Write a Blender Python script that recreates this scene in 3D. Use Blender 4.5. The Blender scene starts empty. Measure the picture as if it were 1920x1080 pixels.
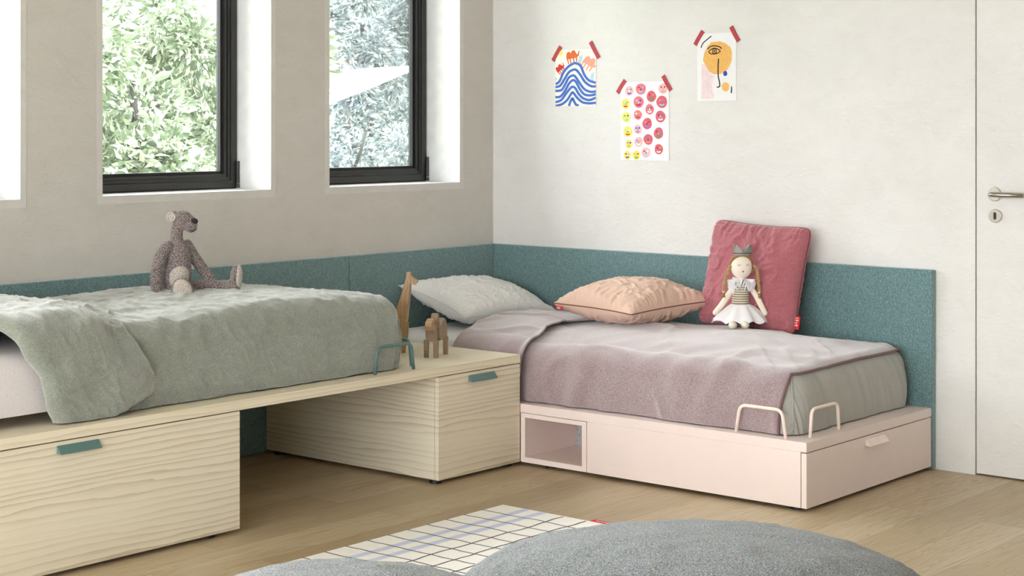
import bpy, bmesh, math, random
from mathutils import Vector, Matrix, noise
R = math.radians
PI = math.pi
random.seed(7)
scn = bpy.context.scene
COL = scn.collection

# ------------------------------------------------------------------ camera
CX, CY, CZ, YAW, FPX, V0 = -6.0887, -5.2279, 1.34, .6983, 3170., 232.9
cam_d = bpy.data.cameras.new('camera')
cam = bpy.data.objects.new('camera', cam_d)
COL.objects.link(cam)
cam.location = (CX, CY, CZ)
cam.rotation_euler = (PI/2, 0, YAW - PI/2)
cam_d.sensor_width = 36
cam_d.lens = FPX/1920*36
cam_d.shift_y = -(540 - V0)/1920
cam_d.clip_end = 200
scn.camera = cam

# ------------------------------------------------------------------ materials
def lin(c):
    def f(v):
        v = v/255.
        return v/12.92 if v <= .04045 else ((v+.055)/1.055)**2.4
    return tuple(f(v) for v in c) + (1,)

class NT:
    def __init__(s, name):
        s.m = bpy.data.materials.new(name); s.m.use_nodes = True
        s.t = s.m.node_tree; s.b = s.t.nodes['Principled BSDF']
        s.co = s.t.nodes.new('ShaderNodeTexCoord').outputs['Object']
    def n(s, typ, **kw):
        nd = s.t.nodes.new('ShaderNode'+typ)
        for k, v in kw.items():
            if k.startswith('_'): setattr(nd, k[1:], v)
            else: nd.inputs[k.replace('__', ' ')].default_value = v
        return nd
    def l(s, a, b): s.t.links.new(a, b)
    def mapping(s, scale=(1,1,1), rot=(0,0,0), src=None):
        m = s.n('Mapping'); m.inputs['Scale'].default_value = scale; m.inputs['Rotation'].default_value = rot
        s.l(src or s.co, m.inputs['Vector']); return m.outputs[0]
    def noise(s, scale, detail=3, rough=.55, src=None, dist=0):
        n = s.n('TexNoise'); n.inputs['Scale'].default_value = scale; n.inputs['Detail'].default_value = detail
        n.inputs['Roughness'].default_value = rough; n.inputs['Distortion'].default_value = dist
        s.l(src or s.co, n.inputs['Vector']); return n.outputs['Fac']
    def ramp(s, fac, stops):
        r = s.n('ValToRGB'); cr = r.color_ramp
        while len(cr.elements) > 1: cr.elements.remove(cr.elements[-1])
        cr.elements[0].position = stops[0][0]; cr.elements[0].color = stops[0][1]
        for p, c in stops[1:]:
            e = cr.elements.new(p); e.color = c
        s.l(fac, r.inputs[0]); return r.outputs[0]
    def math(s, op, a, b=None, c=None):
        m = s.n('Math', _operation=op)
        for i, v in enumerate((a, b, c)):
            if v is None: continue
            if isinstance(v, (int, float)): m.inputs[i].default_value = v
            else: s.l(v, m.inputs[i])
        return m.outputs[0]
    def mix(s, fac, a, b, mode='MIX'):
        m = s.n('Mix', _data_type='RGBA', _blend_type=mode)
        for i, v in ((0, fac), (6, a), (7, b)):
            if isinstance(v, (int, float)): m.inputs[i].default_value = v
            elif isinstance(v, tuple): m.inputs[i].default_value = v
            else: s.l(v, m.inputs[i])
        return m.outputs[2]
    def bump(s, h, strength=.3, dist=.002, prev=None):
        b = s.n('Bump'); b.inputs['Strength'].default_value = strength; b.inputs['Distance'].default_value = dist
        s.l(h, b.inputs['Height'])
        if prev is not None: s.l(prev, b.inputs['Normal'])
        return b.outputs[0]
    def done(s, col=None, rough=.6, nrm=None, metal=0, sheen=0, spec=None):
        if col is not None:
            if isinstance(col, tuple): s.b.inputs['Base Color'].default_value = col
            else: s.l(col, s.b.inputs['Base Color'])
        s.b.inputs['Roughness'].default_value = rough
        s.b.inputs['Metallic'].default_value = metal
        if sheen:
            s.b.inputs['Sheen Weight'].default_value = sheen
            s.b.inputs['Sheen Roughness'].default_value = .6
        if spec is not None: s.b.inputs['Specular IOR Level'].default_value = spec
        if nrm is not None: s.l(nrm, s.b.inputs['Normal'])
        return s.m

def flat(name, rgb, rough=.6, metal=0, spec=None, var=.04, scale=20):
    """plain coloured surface with a slight procedural mottling"""
    t = NT(name); c = lin(rgb)
    f = t.noise(scale, 2)
    lo = tuple(v*(1-var) for v in c[:3])+(1,); hi = tuple(min(1, v*(1+var)) for v in c[:3])+(1,)
    return t.done(t.ramp(f, [(.3, lo), (.7, hi)]), rough, None, metal, 0, spec)

def fabric(name, rgb, rough=.9, grain=.25, scale=350, weave=900, bump=.35, sheen=.15, blotch=.0, second=None):
    t = NT(name); c = lin(rgb)
    f = t.noise(scale, 2, .7)
    a = t.noise(1, 2, .6, t.mapping((weave, weave*.12, weave*.3)))
    b = t.noise(1, 2, .6, t.mapping((weave*.12, weave, weave*.12)))
    w = t.math('MAXIMUM', a, b)
    mx = t.math('ADD', t.math('MULTIPLY', f, .5), t.math('MULTIPLY', w, .5))
    lo = tuple(v*(1-grain) for v in c[:3])+(1,)
    hi = tuple(min(1, v*(1+grain)) for v in c[:3])+(1,) if second is None else lin(second)
    col = t.ramp(mx, [(.36, lo), (.66, hi)])
    if blotch:
        g = t.noise(3.5, 3)
        col = t.mix(1.0, col, t.ramp(g, [(.3, (1-blotch,)*3+(1,)), (.7, (1,)*3+(1,))]), 'MULTIPLY')
    return t.done(col, rough, t.bump(mx, bump, .0012), 0, sheen, .2)

M = {}
def plaster(name, rgb):
    t = NT(name); c = lin(rgb)
    big = t.noise(1.1, 5, .6, dist=.6)
    mid = t.noise(1, 4, .6, t.mapping((7, 7, 11)), .9)
    tro = t.noise(1, 6, .65, t.mapping((16, 16, 30), (.3, .2, .3)), 1.2)
    pits = t.ramp(t.noise(1, 3, .5, t.mapping((24, 24, 40)), 1.6), [(.60, (0,0,0,1)), (.68, (1,1,1,1))])
    col = t.mix(t.ramp(big, [(.35, (0,0,0,1)), (.7, (1,1,1,1))]), tuple(v*.93 for v in c[:3])+(1,), c)
    col = t.mix(t.ramp(mid, [(.3, (0,0,0,1)), (.6, (1,1,1,1))]), t.mix(1., col, (.965,.96,.95,1), 'MULTIPLY'), col)
    nb = t.bump(tro, .62, .006)
    nb = t.bump(pits, .35, .0022, nb)
    return t.done(col, .75, nb, 0, 0, .3)
M['wall_a'] = plaster('plaster_shaded', (212, 208, 201))  # window wall turns from the main light; that shade is put into the colour
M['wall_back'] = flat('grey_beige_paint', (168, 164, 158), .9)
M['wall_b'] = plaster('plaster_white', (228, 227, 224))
M['trim'] = flat('window_casing_paint', (212, 209, 203), .55)
M['reveal'] = flat('window_reveal_white', (240, 240, 240), .6)
M['ceiling'] = flat('ceiling_white', (205, 204, 201), .9)
M['black_frame'] = flat('anthracite_frame', (46, 46, 44), .38, spec=.5)
M['hinge'] = flat('hinge_grey', (66, 67, 68), .3, .4)
M['gasket'] = flat('gasket_black', (12, 12, 13), .5)
M['steel'] = flat('brushed_nickel', (172, 168, 158), .28, 1.0)
M['black'] = flat('black_plastic', (14, 14, 14), .5)
M['gap_shade'] = flat('gap_shade_black', (16, 15, 14), .9)  # shade inside the door gap, given as a near-black colour
M['teal_metal'] = flat('teal_lacquer', (84, 116, 114), .42)
M['pink_lacquer'] = flat('pale_pink_lacquer', (230, 214, 208), .42, spec=.35, var=.012)
M['white_metal'] = flat('pale_pink_metal', (240, 222, 212), .4)
M['red_tag'] = flat('red_woven_tag', (205, 30, 45), .7)
M['white_print'] = flat('white_thread', (240, 225, 222), .8)

def teal_felt():
    t = NT('teal_felt'); 
    f = t.noise(260, 3, .75); g = t.noise(1, 2, .6, t.mapping((420, 420, 120)))
    mx = t.math('ADD', t.math('MULTIPLY', f, .6), t.math('MULTIPLY', g, .4))
    col = t.ramp(mx, [(.36, lin((64, 92, 94))), (.5, lin((94, 126, 129))), (.64, lin((136, 166, 170)))])
    return t.done(col, .95, t.bump(mx, .35, .001), 0, .5, .15)
M['teal'] = teal_felt()

def wood(name, axis, light=(229, 220, 198), dark=(170, 152, 124), freq=46, along=.5):
    """ash veneer; axis = the coordinate that runs across the grain"""
    t = NT(name)
    sep = t.n('SeparateXYZ'); t.l(t.co, sep.inputs[0])
    sc = {'z': (along, along, 5.5), 'y': (along, 5.5, 5.5), 'x': (5.5, along, 5.5)}[axis]
    warp = t.noise(1, 3, .5, t.mapping(sc), .4)
    fine = t.noise(1, 3, .6, t.mapping(tuple(v*9 for v in sc)))
    fibre = t.noise(1, 3, .7, t.mapping(tuple((5 if v < 3 else 520) for v in sc)))
    ax = sep.outputs[{'x': 0, 'y': 1, 'z': 2}[axis]]
    if axis == 'y': ax = t.math('ADD', ax, sep.outputs[2])
    ph = t.math('ADD', t.math('MULTIPLY', ax, freq), t.math('MULTIPLY', warp, 5.))
    ph = t.math('ADD', ph, t.math('MULTIPLY', fine, .8))
    ring = t.math('FRACT', ph)
    line = t.ramp(ring, [(0, (0,0,0,1)), (.55, (.25,.25,.25,1)), (.86, (.85,.85,.85,1)), (.93, (1,1,1,1)), (1, (0,0,0,1))])
    amt = t.math('MULTIPLY', line, t.ramp(t.noise(1, 2, .5, t.mapping(tuple(v*1.6 for v in sc))), [(.3, (.12,)*3+(1,)), (.7, (.8,)*3+(1,))]))
    base = t.ramp(fibre, [(.3, tuple(v*.93 for v in lin(light)[:3])+(1,)), (.65, lin(light))])
    col = t.mix(amt, base, lin(dark))
    return t.done(col, .5, t.bump(t.math('MULTIPLY', line, fibre), .12, .0008), 0, 0, .35)
M['ash_side'] = wood('ash_veneer_upright', 'z')
M['ash_top'] = wood('ash_veneer_board', 'y', light=(232, 222, 198), dark=(196, 180, 150), freq=40)
M['toy_wood'] = wood('toy_oak', 'x', (186, 154, 118), (128, 94, 62), 60, 4)
M['toy_pale'] = wood('toy_grey_oak', 'x', (160, 138, 112), (96, 76, 56), 90, 5)

def floor_mat():
    t = NT('oak_plank_floor')
    br = t.n('TexBrick', _offset=.37, _squash=1.0)
    t.l(t.co, br.inputs['Vector'])
    br.inputs['Scale'].default_value = 1; br.inputs['Brick Width'].default_value = 1.9; br.inputs['Row Height'].default_value = .185
    br.inputs['Mortar Size'].default_value = .0012; br.inputs['Mortar Smooth'].default_value = .2
    br.inputs['Color1'].default_value = (0, 0, 0, 1); br.inputs['Color2'].default_value = (1, 1, 1, 1)
    br.inputs['Mortar'].default_value = (.5, .5, .5, 1); br.inputs['Bias'].default_value = 0
    off = t.n('VectorMath', _operation='MULTIPLY_ADD')
    t.l(br.outputs['Color'], off.inputs[0]); off.inputs[1].default_value = (7.3, 3.1, 5.7); t.l(t.co, off.inputs[2])
    v = off.outputs[0]
    g1 = t.noise(1, 4, .6, t.mapping((.7, 9, 1), src=v), .8)
    rings = t.math('FRACT', t.math('MULTIPLY', g1, 11.))
    rl = t.ramp(rings, [(0, (0,0,0,1)), (.7, (.35,)*3+(1,)), (.9, (1,1,1,1)), (1, (0,0,0,1))])
    fib = t.noise(1, 3, .7, t.mapping((6, 260, 1), src=v))
    big = t.noise(1, 3, .5, t.mapping((.9, 3.2, 1), src=v))
    tone = t.ramp(br.outputs['Color'], [(0, lin((182, 165, 136))), (.5, lin((198, 182, 152))), (1, lin((212, 197, 169)))])
    col = t.mix(t.math('MULTIPLY', rl, .6), tone, lin((152, 128, 94)))
    col = t.mix(t.ramp(fib, [(.35, (.35,)*3+(1,)), (.6, (0,0,0,1))]), col, lin((140, 114, 82)))
    col = t.mix(t.ramp(big, [(.35, (.35,)*3+(1,)), (.65, (0,0,0,1))]), col, lin((168, 142, 106)))
    col = t.mix(t.math('MULTIPLY', br.outputs['Fac'], .55), col, lin((110, 88, 62)))
    return t.done(col, .42, t.bump(t.math('SUBTRACT', t.math('MULTIPLY', fib, .2), br.outputs['Fac']), .25, .001), 0, 0, .35)
M['floor'] = floor_mat()

def linen(name, lo, mid, hi, scale=500, bumpy=.35, crease=.35, sheen=.25):
    t = NT(name)
    f = t.noise(scale*1.5, 2, .75)
    a = t.noise(1, 2, .6, t.mapping((200, 1100, 1100))); b = t.noise(1, 2, .6, t.mapping((1100, 200, 200)))
    mx = t.math('ADD', t.math('MULTIPLY', f, .4), t.math('ADD', t.math('MULTIPLY', a, .3), t.math('MULTIPLY', b, .3)))
    col = t.ramp(mx, [(.37, lin(lo)), (.5, lin(mid)), (.63, lin(hi))])
    cr = t.noise(14, 5, .65, dist=1.2); cr2 = t.noise(1, 4, .6, t.mapping((30, 13, 20), (.2, .4, .6)), 1.4)
    n = t.bump(mx, bumpy, .0008)
    n = t.bump(cr, crease, .012, n)
    n = t.bump(cr2, crease*.5, .006, n)
    return t.done(col, .92, n, 0, sheen, .2)
M['sage'] = linen('sage_washed_linen', (76, 81, 71), (122, 127, 115), (174, 179, 166), sheen=.7)
M['plum'] = linen('mauve_wool_blanket', (98, 80, 83), (146, 125, 128), (200, 181, 182), 420, .4, .14, .8)
M['mauve_lining'] = linen('light_mauve_lining', (178, 156, 160), (200, 180, 183), (216, 198, 200), 420, .3, .12, .2)
M['grey_sheet'] = linen('warm_grey_sheet', (150, 149, 142), (168, 167, 160), (184, 183, 176), 500, .2, .12, .1)
M['white_sheet'] = linen('white_fitted_sheet', (215, 214, 218), (228, 227, 230), (238, 237, 240), 500, .2, .06, .1)
M['lilac_sheet'] = linen('pale_grey_fitted_sheet', (198, 190, 190), (222, 216, 216), (234, 229, 228), 300, .3, .05, .1)
M['pillow_white'] = linen('white_washed_cotton', (222, 222, 222), (238, 238, 237), (248, 248, 247), 450, .3, .8, .6)
M['pillow_print'] = linen('speckled_pillowcase', (150, 138, 132), (214, 205, 200), (230, 224, 220), 160, .3, .3, .1)
M['peach'] = fabric('peach_twill', (216, 184, 165), grain=.10, scale=500, bump=.2)
M['red_wool'] = fabric('dusty_red_wool', (166, 96, 104), grain=.38, scale=300, bump=.5, sheen=.3)
M['seam'] = flat('seam_brown', (120, 80, 66), .9)  # dark brown seam line around the peach cushion
M['red_seam'] = flat('wine_piping', (136, 54, 66), .9)
M['plum_hem'] = fabric('mauve_hem', (120, 92, 94), grain=.2)
M['knit'] = None
def knit(name, lo, hi, s=150):
    t = NT(name)
    a = t.n('TexVoronoi'); a.inputs['Scale'].default_value = s; t.l(t.co, a.inputs['Vector'])
    f = t.noise(s*1.4, 2, .7)
    mx = t.math('ADD', t.math('MULTIPLY', a.outputs['Distance'], .8), t.math('MULTIPLY', f, .5))
    col = t.ramp(mx, [(.25, lin(hi)), (.75, lin(lo))])
    return t.done(col, .95, t.bump(mx, -.6, .002), 0, .2, .1)
M['knit'] = knit('taupe_marl_knit', (92, 80, 80), (196, 184, 180), 300)
M['knit_pale'] = knit('pale_marl_knit', (164, 152, 142), (230, 226, 217), 300)
M['knit_dark'] = flat('dark_brown_yarn', (46, 38, 36), .9)
def melange():
    t = NT('grey_melange_upholstery')
    w = t.n('TexVoronoi'); w.inputs['Scale'].default_value = 330; t.l(t.co, w.inputs['Vector'])
    hsv = t.n('HueSaturation'); hsv.inputs['Saturation'].default_value = .5; hsv.inputs['Value'].default_value = .45
    t.l(w.outputs['Color'], hsv.inputs['Color'])
    f = t.noise(300, 3, .85)
    col = t.mix(.40, t.ramp(f, [(.40, lin((30, 35, 39))), (.5, lin((92, 101, 106))), (.60, lin((186, 198, 206)))]), hsv.outputs[0])
    cr = t.noise(9, 4, .6, dist=1.0)
    n = t.bump(f, .5, .0012); n = t.bump(cr, .15, .01, n)
    return t.done(col, .95, n, 0, .2, .15)
M['melange'] = melange()
def glass():
    t = NT('window_glass')
    out = t.t.nodes['Material Output']
    tr = t.n('BsdfTransparent'); gl = t.n('BsdfGlossy'); gl.inputs['Roughness'].default_value = .02
    tr.inputs['Color'].default_value = (.97, .98, .98, 1)
    fr = t.n('Fresnel'); fr.inputs['IOR'].default_value = 1.35
    mx = t.n('MixShader'); t.l(fr.outputs[0], mx.inputs[0]); t.l(tr.outputs[0], mx.inputs[1]); t.l(gl.outputs[0], mx.inputs[2])
    t.l(mx.outputs[0], out.inputs['Surface']); return t.m
M['glass'] = glass()
def leafmat(name, a, b, c):
    t = NT(name); out = t.t.nodes['Material Output']
    oi = t.n('NewGeometry')
    r = t.ramp(oi.outputs['Random Per Island'], [(0, lin(a)), (.5, lin(b)), (1, lin(c))])
    d = t.n('BsdfDiffuse'); tl = t.n('BsdfTranslucent'); mx = t.n('MixShader'); mx.inputs[0].default_value = .4
    t.l(r, d.inputs[0]); t.l(r, tl.inputs[0]); t.l(d.outputs[0], mx.inputs[1]); t.l(tl.outputs[0], mx.inputs[2])
    t.l(mx.outputs[0], out.inputs['Surface']); return t.m
M['leaf_a'] = leafmat('broad_leaf_green', (84, 98, 78), (134, 146, 122), (206, 210, 194))
M['leaf_b'] = leafmat('small_leaf_blue_green', (82, 92, 96), (122, 132, 136), (186, 192, 190))
M['bark'] = flat('bark', (52, 50, 46), .9, var=.3, scale=30)
M['grass'] = flat('lawn', (170, 184, 140), .95, var=.25, scale=9)
M['canvas'] = flat('cream_canvas', (240, 232, 205), .9)
M['fence'] = flat('pale_fence_paint', (214, 214, 208), .8)
M['ground'] = M['grass']

# ------------------------------------------------------------------ mesh helpers
class MB:
    def __init__(s): s.v = []; s.f = []; s.mi = []
    def add(s, vs, fs, mi=0):
        o = len(s.v); s.v += [tuple(v) for v in vs]; s.f += [tuple(i+o for i in f) for f in fs]; s.mi += [mi]*len(fs); return s
    def box(s, a, b, mi=0):
        x0, y0, z0 = [min(a[i], b[i]) for i in range(3)]; x1, y1, z1 = [max(a[i], b[i]) for i in range(3)]
        return s.add([(x0,y0,z0),(x1,y0,z0),(x1,y1,z0),(x0,y1,z0),(x0,y0,z1),(x1,y0,z1),(x1,y1,z1),(x0,y1,z1)],
              [(0,3,2,1),(4,5,6,7),(0,1,5,4),(1,2,6,5),(2,3,7,6),(3,0,4,7)], mi)
    def prism(s, poly, fn, mi=0):
        """poly 2D counter-clockwise, fn(p, k) -> 3D for k = 0, 1"""
        n = len(poly); vs = [fn(p, 0) for p in poly]+[fn(p, 1) for p in poly]
        fs = [tuple(range(n))[::-1], tuple(range(n, 2*n))]+[(i, (i+1) % n, n+(i+1) % n, n+i) for i in range(n)]
        return s.add(vs, fs, mi)
    def tube(s, pts, rad, seg=10, closed=False, mi=0, cap=True, flat_=1.0):
        pts = [Vector(p) for p in pts]; n = len(pts)
        rad = [rad]*n if isinstance(rad, (int, float)) else rad
        tg = []
        for i in range(n):
            a = pts[(i-1) % n] if (closed or i > 0) else pts[i]; b = pts[(i+1) % n] if (closed or i < n-1) else pts[i]
            tg.append((b-a).normalized())
        up = Vector((0, 0, 1)) if abs(tg[0].z) < .9 else Vector((1, 0, 0))
        u = tg[0].cross(up).normalized(); vs = []
        for i in range(n):
            u = (u - tg[i]*u.dot(tg[i])).normalized(); w = tg[i].cross(u)
            for k in range(seg):
                a = 2*PI*k/seg; vs.append(pts[i]+(u*math.cos(a)+w*math.sin(a)*flat_)*rad[i])
        fs = []
        for i in range(n if closed else n-1):
            j = (i+1) % n
            for k in range(seg):
                l = (k+1) % seg; fs.append((i*seg+k, i*seg+l, j*seg+l, j*seg+k))
        if not closed and cap: fs += [tuple(range(seg))[::-1], tuple((n-1)*seg+k for k in range(seg))]
        return s.add(vs, fs, mi)
    def capsule(s, pts, rad, seg=14, mi=0):
        """tapered tube with rounded ends"""
        pts = [Vector(p) for p in pts]; rad = list(rad)
        d0 = (pts[0]-pts[1]).normalized(); d1 = (pts[-1]-pts[-2]).normalized()
        A = []; Ra = []
        for k in (5, 4, 3, 2, 1):
            a = k/5.5*PI/2; A.append(pts[0]+d0*rad[0]*math.sin(a)); Ra.append(rad[0]*math.cos(a))
        B = []; Rb = []
        for k in (1, 2, 3, 4, 5):
            a = k/5.5*PI/2; B.append(pts[-1]+d1*rad[-1]*math.sin(a)); Rb.append(rad[-1]*math.cos(a))
        return s.tube(A+pts+B, Ra+rad+Rb, seg, mi=mi)
    def ell(s, c, r, rot=None, seg=24, rings=16, mi=0):
        vs = []; c = Vector(c); m = rot or Matrix.Identity(3)
        for i in range(rings+1):
            th = PI*i/rings
            for k in range(seg):
                a = 2*PI*k/seg
                vs.append(c+m@Vector((r[0]*math.sin(th)*math.cos(a), r[1]*math.sin(th)*math.sin(a), r[2]*math.cos(th))))
        fs = []
        for i in range(rings):
            for k in range(seg):
                l = (k+1) % seg; fs.append((i*seg+k, (i+1)*seg+k, (i+1)*seg+l, i*seg+l))
        return s.add(vs, fs, mi)
    def cyl(s, c, ax, r, h, seg=28, mi=0, r2=None):
        c = Vector(c); ax = Vector(ax).normalized()
        return s.tube([c, c+ax*h], [r, r if r2 is None else r2], seg, mi=mi)
    def obj(s, name, mats, parent=None, smooth=False, bevel=0, world=True, sub=0, auto=None):
        if not isinstance(mats, (list, tuple)): mats = [mats]
        me = bpy.data.meshes.new(name)
        vs = s.v
        if parent is not None and world:
            L = Vector(parent.location)
            if parent.parent is not None: L = L+Vector(parent.parent.location)
            vs = [tuple(Vector(v)-L) for v in vs]
        me.from_pydata(vs, [], s.f)
        for m in mats: me.materials.append(m)
        if len(mats) > 1: me.polygons.foreach_set('material_index', s.mi)
        if smooth: me.polygons.foreach_set('use_smooth', [True]*len(me.polygons))
        bm = bmesh.new(); bm.from_mesh(me); bmesh.ops.remove_doubles(bm, verts=bm.verts, dist=1e-6)
        bmesh.ops.recalc_face_normals(bm, faces=bm.faces); bm.to_mesh(me); bm.free()
        o = bpy.data.objects.new(name, me); COL.objects.link(o)
        if parent is not None: o.parent = parent
        if bevel:
            b = o.modifiers.new('bevel', 'BEVEL'); b.width = bevel; b.segments = 2; b.limit_method = 'ANGLE'; b.angle_limit = R(40)
            if smooth is False: b.harden_normals = False
        if sub:
            q = o.modifiers.new('sub', 'SUBSURF'); q.levels = sub; q.render_levels = sub
        return o

def thing(name, label, cat, loc=(0,0,0), rotz=0, group=None, rot=None):
    o = bpy.data.objects.new(name, None); COL.objects.link(o); o.empty_display_size = .1
    o.location = loc; o.rotation_euler = rot or (0, 0, rotz)
    tag(o, label, cat, group); return o
def tag(o, label, cat, group=None):
    o['label'] = label; o['category'] = cat
    if group: o['group'] = group
    return o
def struct(o): o['kind'] = 'structure'; return o
def sempty(name, loc=(0,0,0)):
    o = bpy.data.objects.new(name, None); COL.objects.link(o); o.location = loc; return struct(o)
def nz(x, y, z=0., s=0): return noise.noise(Vector((x+s*17.3, y-s*9.1, z+s*5.7)))
def sstep(a, b, x):
    t = max(0, min(1, (x-a)/(b-a))); return t*t*(3-2*t)

# ------------------------------------------------------------------ room shell
ZS, ZT = 1.071, 2.36                       # sill and head of the window openings
WX = [(-3.429, -2.5925), (-2.2384, -1.402), (-1.0712, -.2376)]
XL, YR, HC = -9.2, -7.4, 2.8               # far ends of the room and ceiling height
mb = MB(); mb.box((XL, YR, -.12), (.2, .32, 0)); f = struct(mb.obj('floor', M['floor']))
mb = MB(); mb.box((XL, YR, HC), (.2, .32, HC+.15)); struct(mb.obj('ceiling', M['ceiling']))
# window wall, one mesh with three openings (and two more openings off-frame to the left)
WALLX = [(-5.77, -4.93), (-4.60, -3.765)] + WX
mb = MB(); xs = [XL]
for a, b in WALLX: xs += [a-.024, b+.0245]
xs.append(.2)
for i in range(0, len(xs), 2): mb.box((xs[i], 0, 0), (xs[i+1], .32, HC))
for a, b in WALLX:
    mb.box((a-.024, 0, 0), (b+.0245, .32, ZS-.031)); mb.box((a-.024, 0, ZT+.031), (b+.0245, .32, HC))
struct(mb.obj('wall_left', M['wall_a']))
DY0, DY1, DZ = -2.4313, -3.262, 2.16
mb = MB()
mb.box((0, DY0+.002, 0), (.2, 0, HC)); mb.box((0, YR, 0), (.2, DY1-.002, HC)); mb.box((0, DY1-.002, DZ+.003), (.2, DY0+.002, HC))
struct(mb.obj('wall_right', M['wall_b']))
mb = MB(); mb.box((XL, YR-.2, 0), (.2, YR, HC)); struct(mb.obj('wall_rear', M['wall_back']))
# far side of the room: wide glazed opening to the garden
mb = MB(); mb.box((XL-.2, YR, 0), (XL, .32, .25)); mb.box((XL-.2, YR, 2.62), (XL, .32, HC))
mb.box((XL-.2, -.5, .25), (XL, .32, 2.62)); mb.box((XL-.2, YR, .25), (XL, YR+.4, 2.62)); struct(mb.obj('wall_far', M['wall_back']))

def window(i, x0, x1):
    w = sempty('window_%d' % i, (x0, 0, ZS))
    D = .2065; T = .028
    # casing: flush trim around the opening that also lines the reveal
    O = (x0-.0238, x1+.0243, ZS-.0308, ZT+.0308)
    mb = MB()     # boards lining the opening; their front edges make the flush casing
    for (a_, b_) in (((O[0], -.0012, O[2]), (x0, .0, O[3])), ((x1, -.0012, O[2]), (O[1], .0, O[3])), ((x0, -.0012, O[2]), (x1, .0, ZS)), ((x0, -.0012, ZT), (x1, .0, O[3]))): mb.box(a_, b_)
    mb.obj('casing', M['trim'], w)
    mb = MB()
    for (a_, b_) in (((O[0], .0002, O[2]), (x0, .318, O[3])), ((x1, .0002, O[2]), (O[1], .318, O[3])), ((x0, .0002, O[2]), (x1, .318, ZS)), ((x0, .0002, ZT), (x1, .318, O[3]))): mb.box(a_, b_)
    mb.obj('reveal', M['reveal'], w)
    # fixed outer frame and opening sash, stepped profile
    def ring(a0, a1, yf, yb, mb):
        """rectangular ring between inset a0 and inset a1"""
        A = [(x0+a0, ZS+a0*.0+a0), (x1-a0, ZS+a0), (x1-a0, ZT-a0), (x0+a0, ZT-a0)]
        B = [(x0+a1, ZS+a1), (x1-a1, ZS+a1), (x1-a1, ZT-a1), (x0+a1, ZT-a1)]
        for k in range(4):
            l = (k+1) % 4
            vs = [(p[0], yy, p[1]) for yy in (yf, yb) for p in (A[k], A[l], B[l], B[k])]
            mb.add(vs, [(0,1,2,3), (7,6,5,4), (0,4,5,1), (3,2,6,7), (1,5,6,2), (0,3,7,4)])
        return mb
    ring(.001, .012, D+.010, D+.075, MB()).obj('window_frame', M['black_frame'], w, bevel=.001)
    m2 = MB(); ring(.004, .034, D, D+.06, m2); ring(.034, .046, D+.007, D+.06, m2); ring(.046, .062, D+.013, D+.06, m2)
    m2.obj('sash', M['black_frame'], w, bevel=.0025)
    ring(.062, .074, D+.024, D+.05, MB()).obj('glazing_bead', M['gasket'], w, bevel=.0015)
    g = MB(); g.box((x0+.066, D+.036, ZS+.066), (x1-.066, D+.040, ZT-.066)); g.obj('pane', M['glass'], w)
    h = MB(); h.tube([(x1-.006, D-.008, ZS+.022), (x1-.006, D-.008, ZS+.115)], .0075, 14); h.tube([(x1-.006, D-.008, ZS+.004), (x1-.006, D-.008, ZS+.019)], .0085, 14)
    h.obj('hinge', M['hinge'], w)
for i, (a, b) in enumerate(WX): window(i+1, a, b)

# door leaf flush with the wall
d = sempty('door_1', (0, DY0, 0))
mb = MB(); mb.box((0.0, DY0-.0035, .007), (.045, DY1+.0035, DZ)); mb.obj('door_leaf', M['wall_b'], d, bevel=.0008)
mb = MB(); mb.box((.05, DY0+.002, 0), (.1, DY1-.002, DZ+.003)); mb.obj('door_gap_shade', M['gap_shade'], d)  # added slab behind the leaf, coloured dark to stand in for gap shade
hd = MB(); hy, hz = -2.5085, 1.0745
hd.cyl((0, hy, hz), (-1, 0, 0), .0265, .009, 40); ro = hd.obj('handle_rose', M['steel'], d, smooth=False, bevel=.0015)
hd = MB(); pts = [(-.008, hy, hz), (-.035, hy, hz)]
for k in range(1, 7):
    a = k/6*PI/2; pts.append((-.035-.016*math.sin(a), hy-.016*(1-math.cos(a)), hz))
pts.append((-.051, hy-.135, hz)); hd.tube(pts, .0095, 20); hd.obj('door_handle', M['steel'], d, smooth=True)
hd = MB(); ky, kz = -2.5115, .9925
hd.cyl((0, ky, kz), (-1, 0, 0), .0255, .008, 40); kr = hd.obj('keyhole_rose', M['steel'], d, bevel=.0015)
hd = MB(); poly = []
for k in range(9): a = PI*k/8; poly.append((.0058*math.cos(a), .0085+.0058*math.sin(a)))
for k in range(9): a = PI+PI*k/8; poly.append((.0058*math.cos(a), -.0085+.0058*math.sin(a)))
hd.prism(poly, lambda p, k: (-.0078-.0007*k, ky+p[0], kz+p[1])); hd.obj('keyhole', M['black'], d)

# ------------------------------------------------------------------ felt wall panels
TP, HP = .030, .7755
def panel(lbl, a, b, axis):
    mb = MB()
    if axis == 'x': mb.box((a, -TP, .004), (b, -.0005, HP))
    else: mb.box((-TP, a, .004), (-.0005, b, HP))
    o = mb.obj('wall_panel', M['teal'], bevel=.004); return tag(o, lbl, 'wall panel', 'teal felt wall panels')
panel('teal felt panel on the window wall, from the corner to the seam behind the white pillow', -.9805, -TP-.001, 'x')
panel('long teal felt panel on the window wall behind the green-covered bed and the bear', -3.72, -.9825, 'x')
panel('teal felt panel on the picture wall behind the cushions and the doll', -2.2676, -.0005, 'y')

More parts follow.
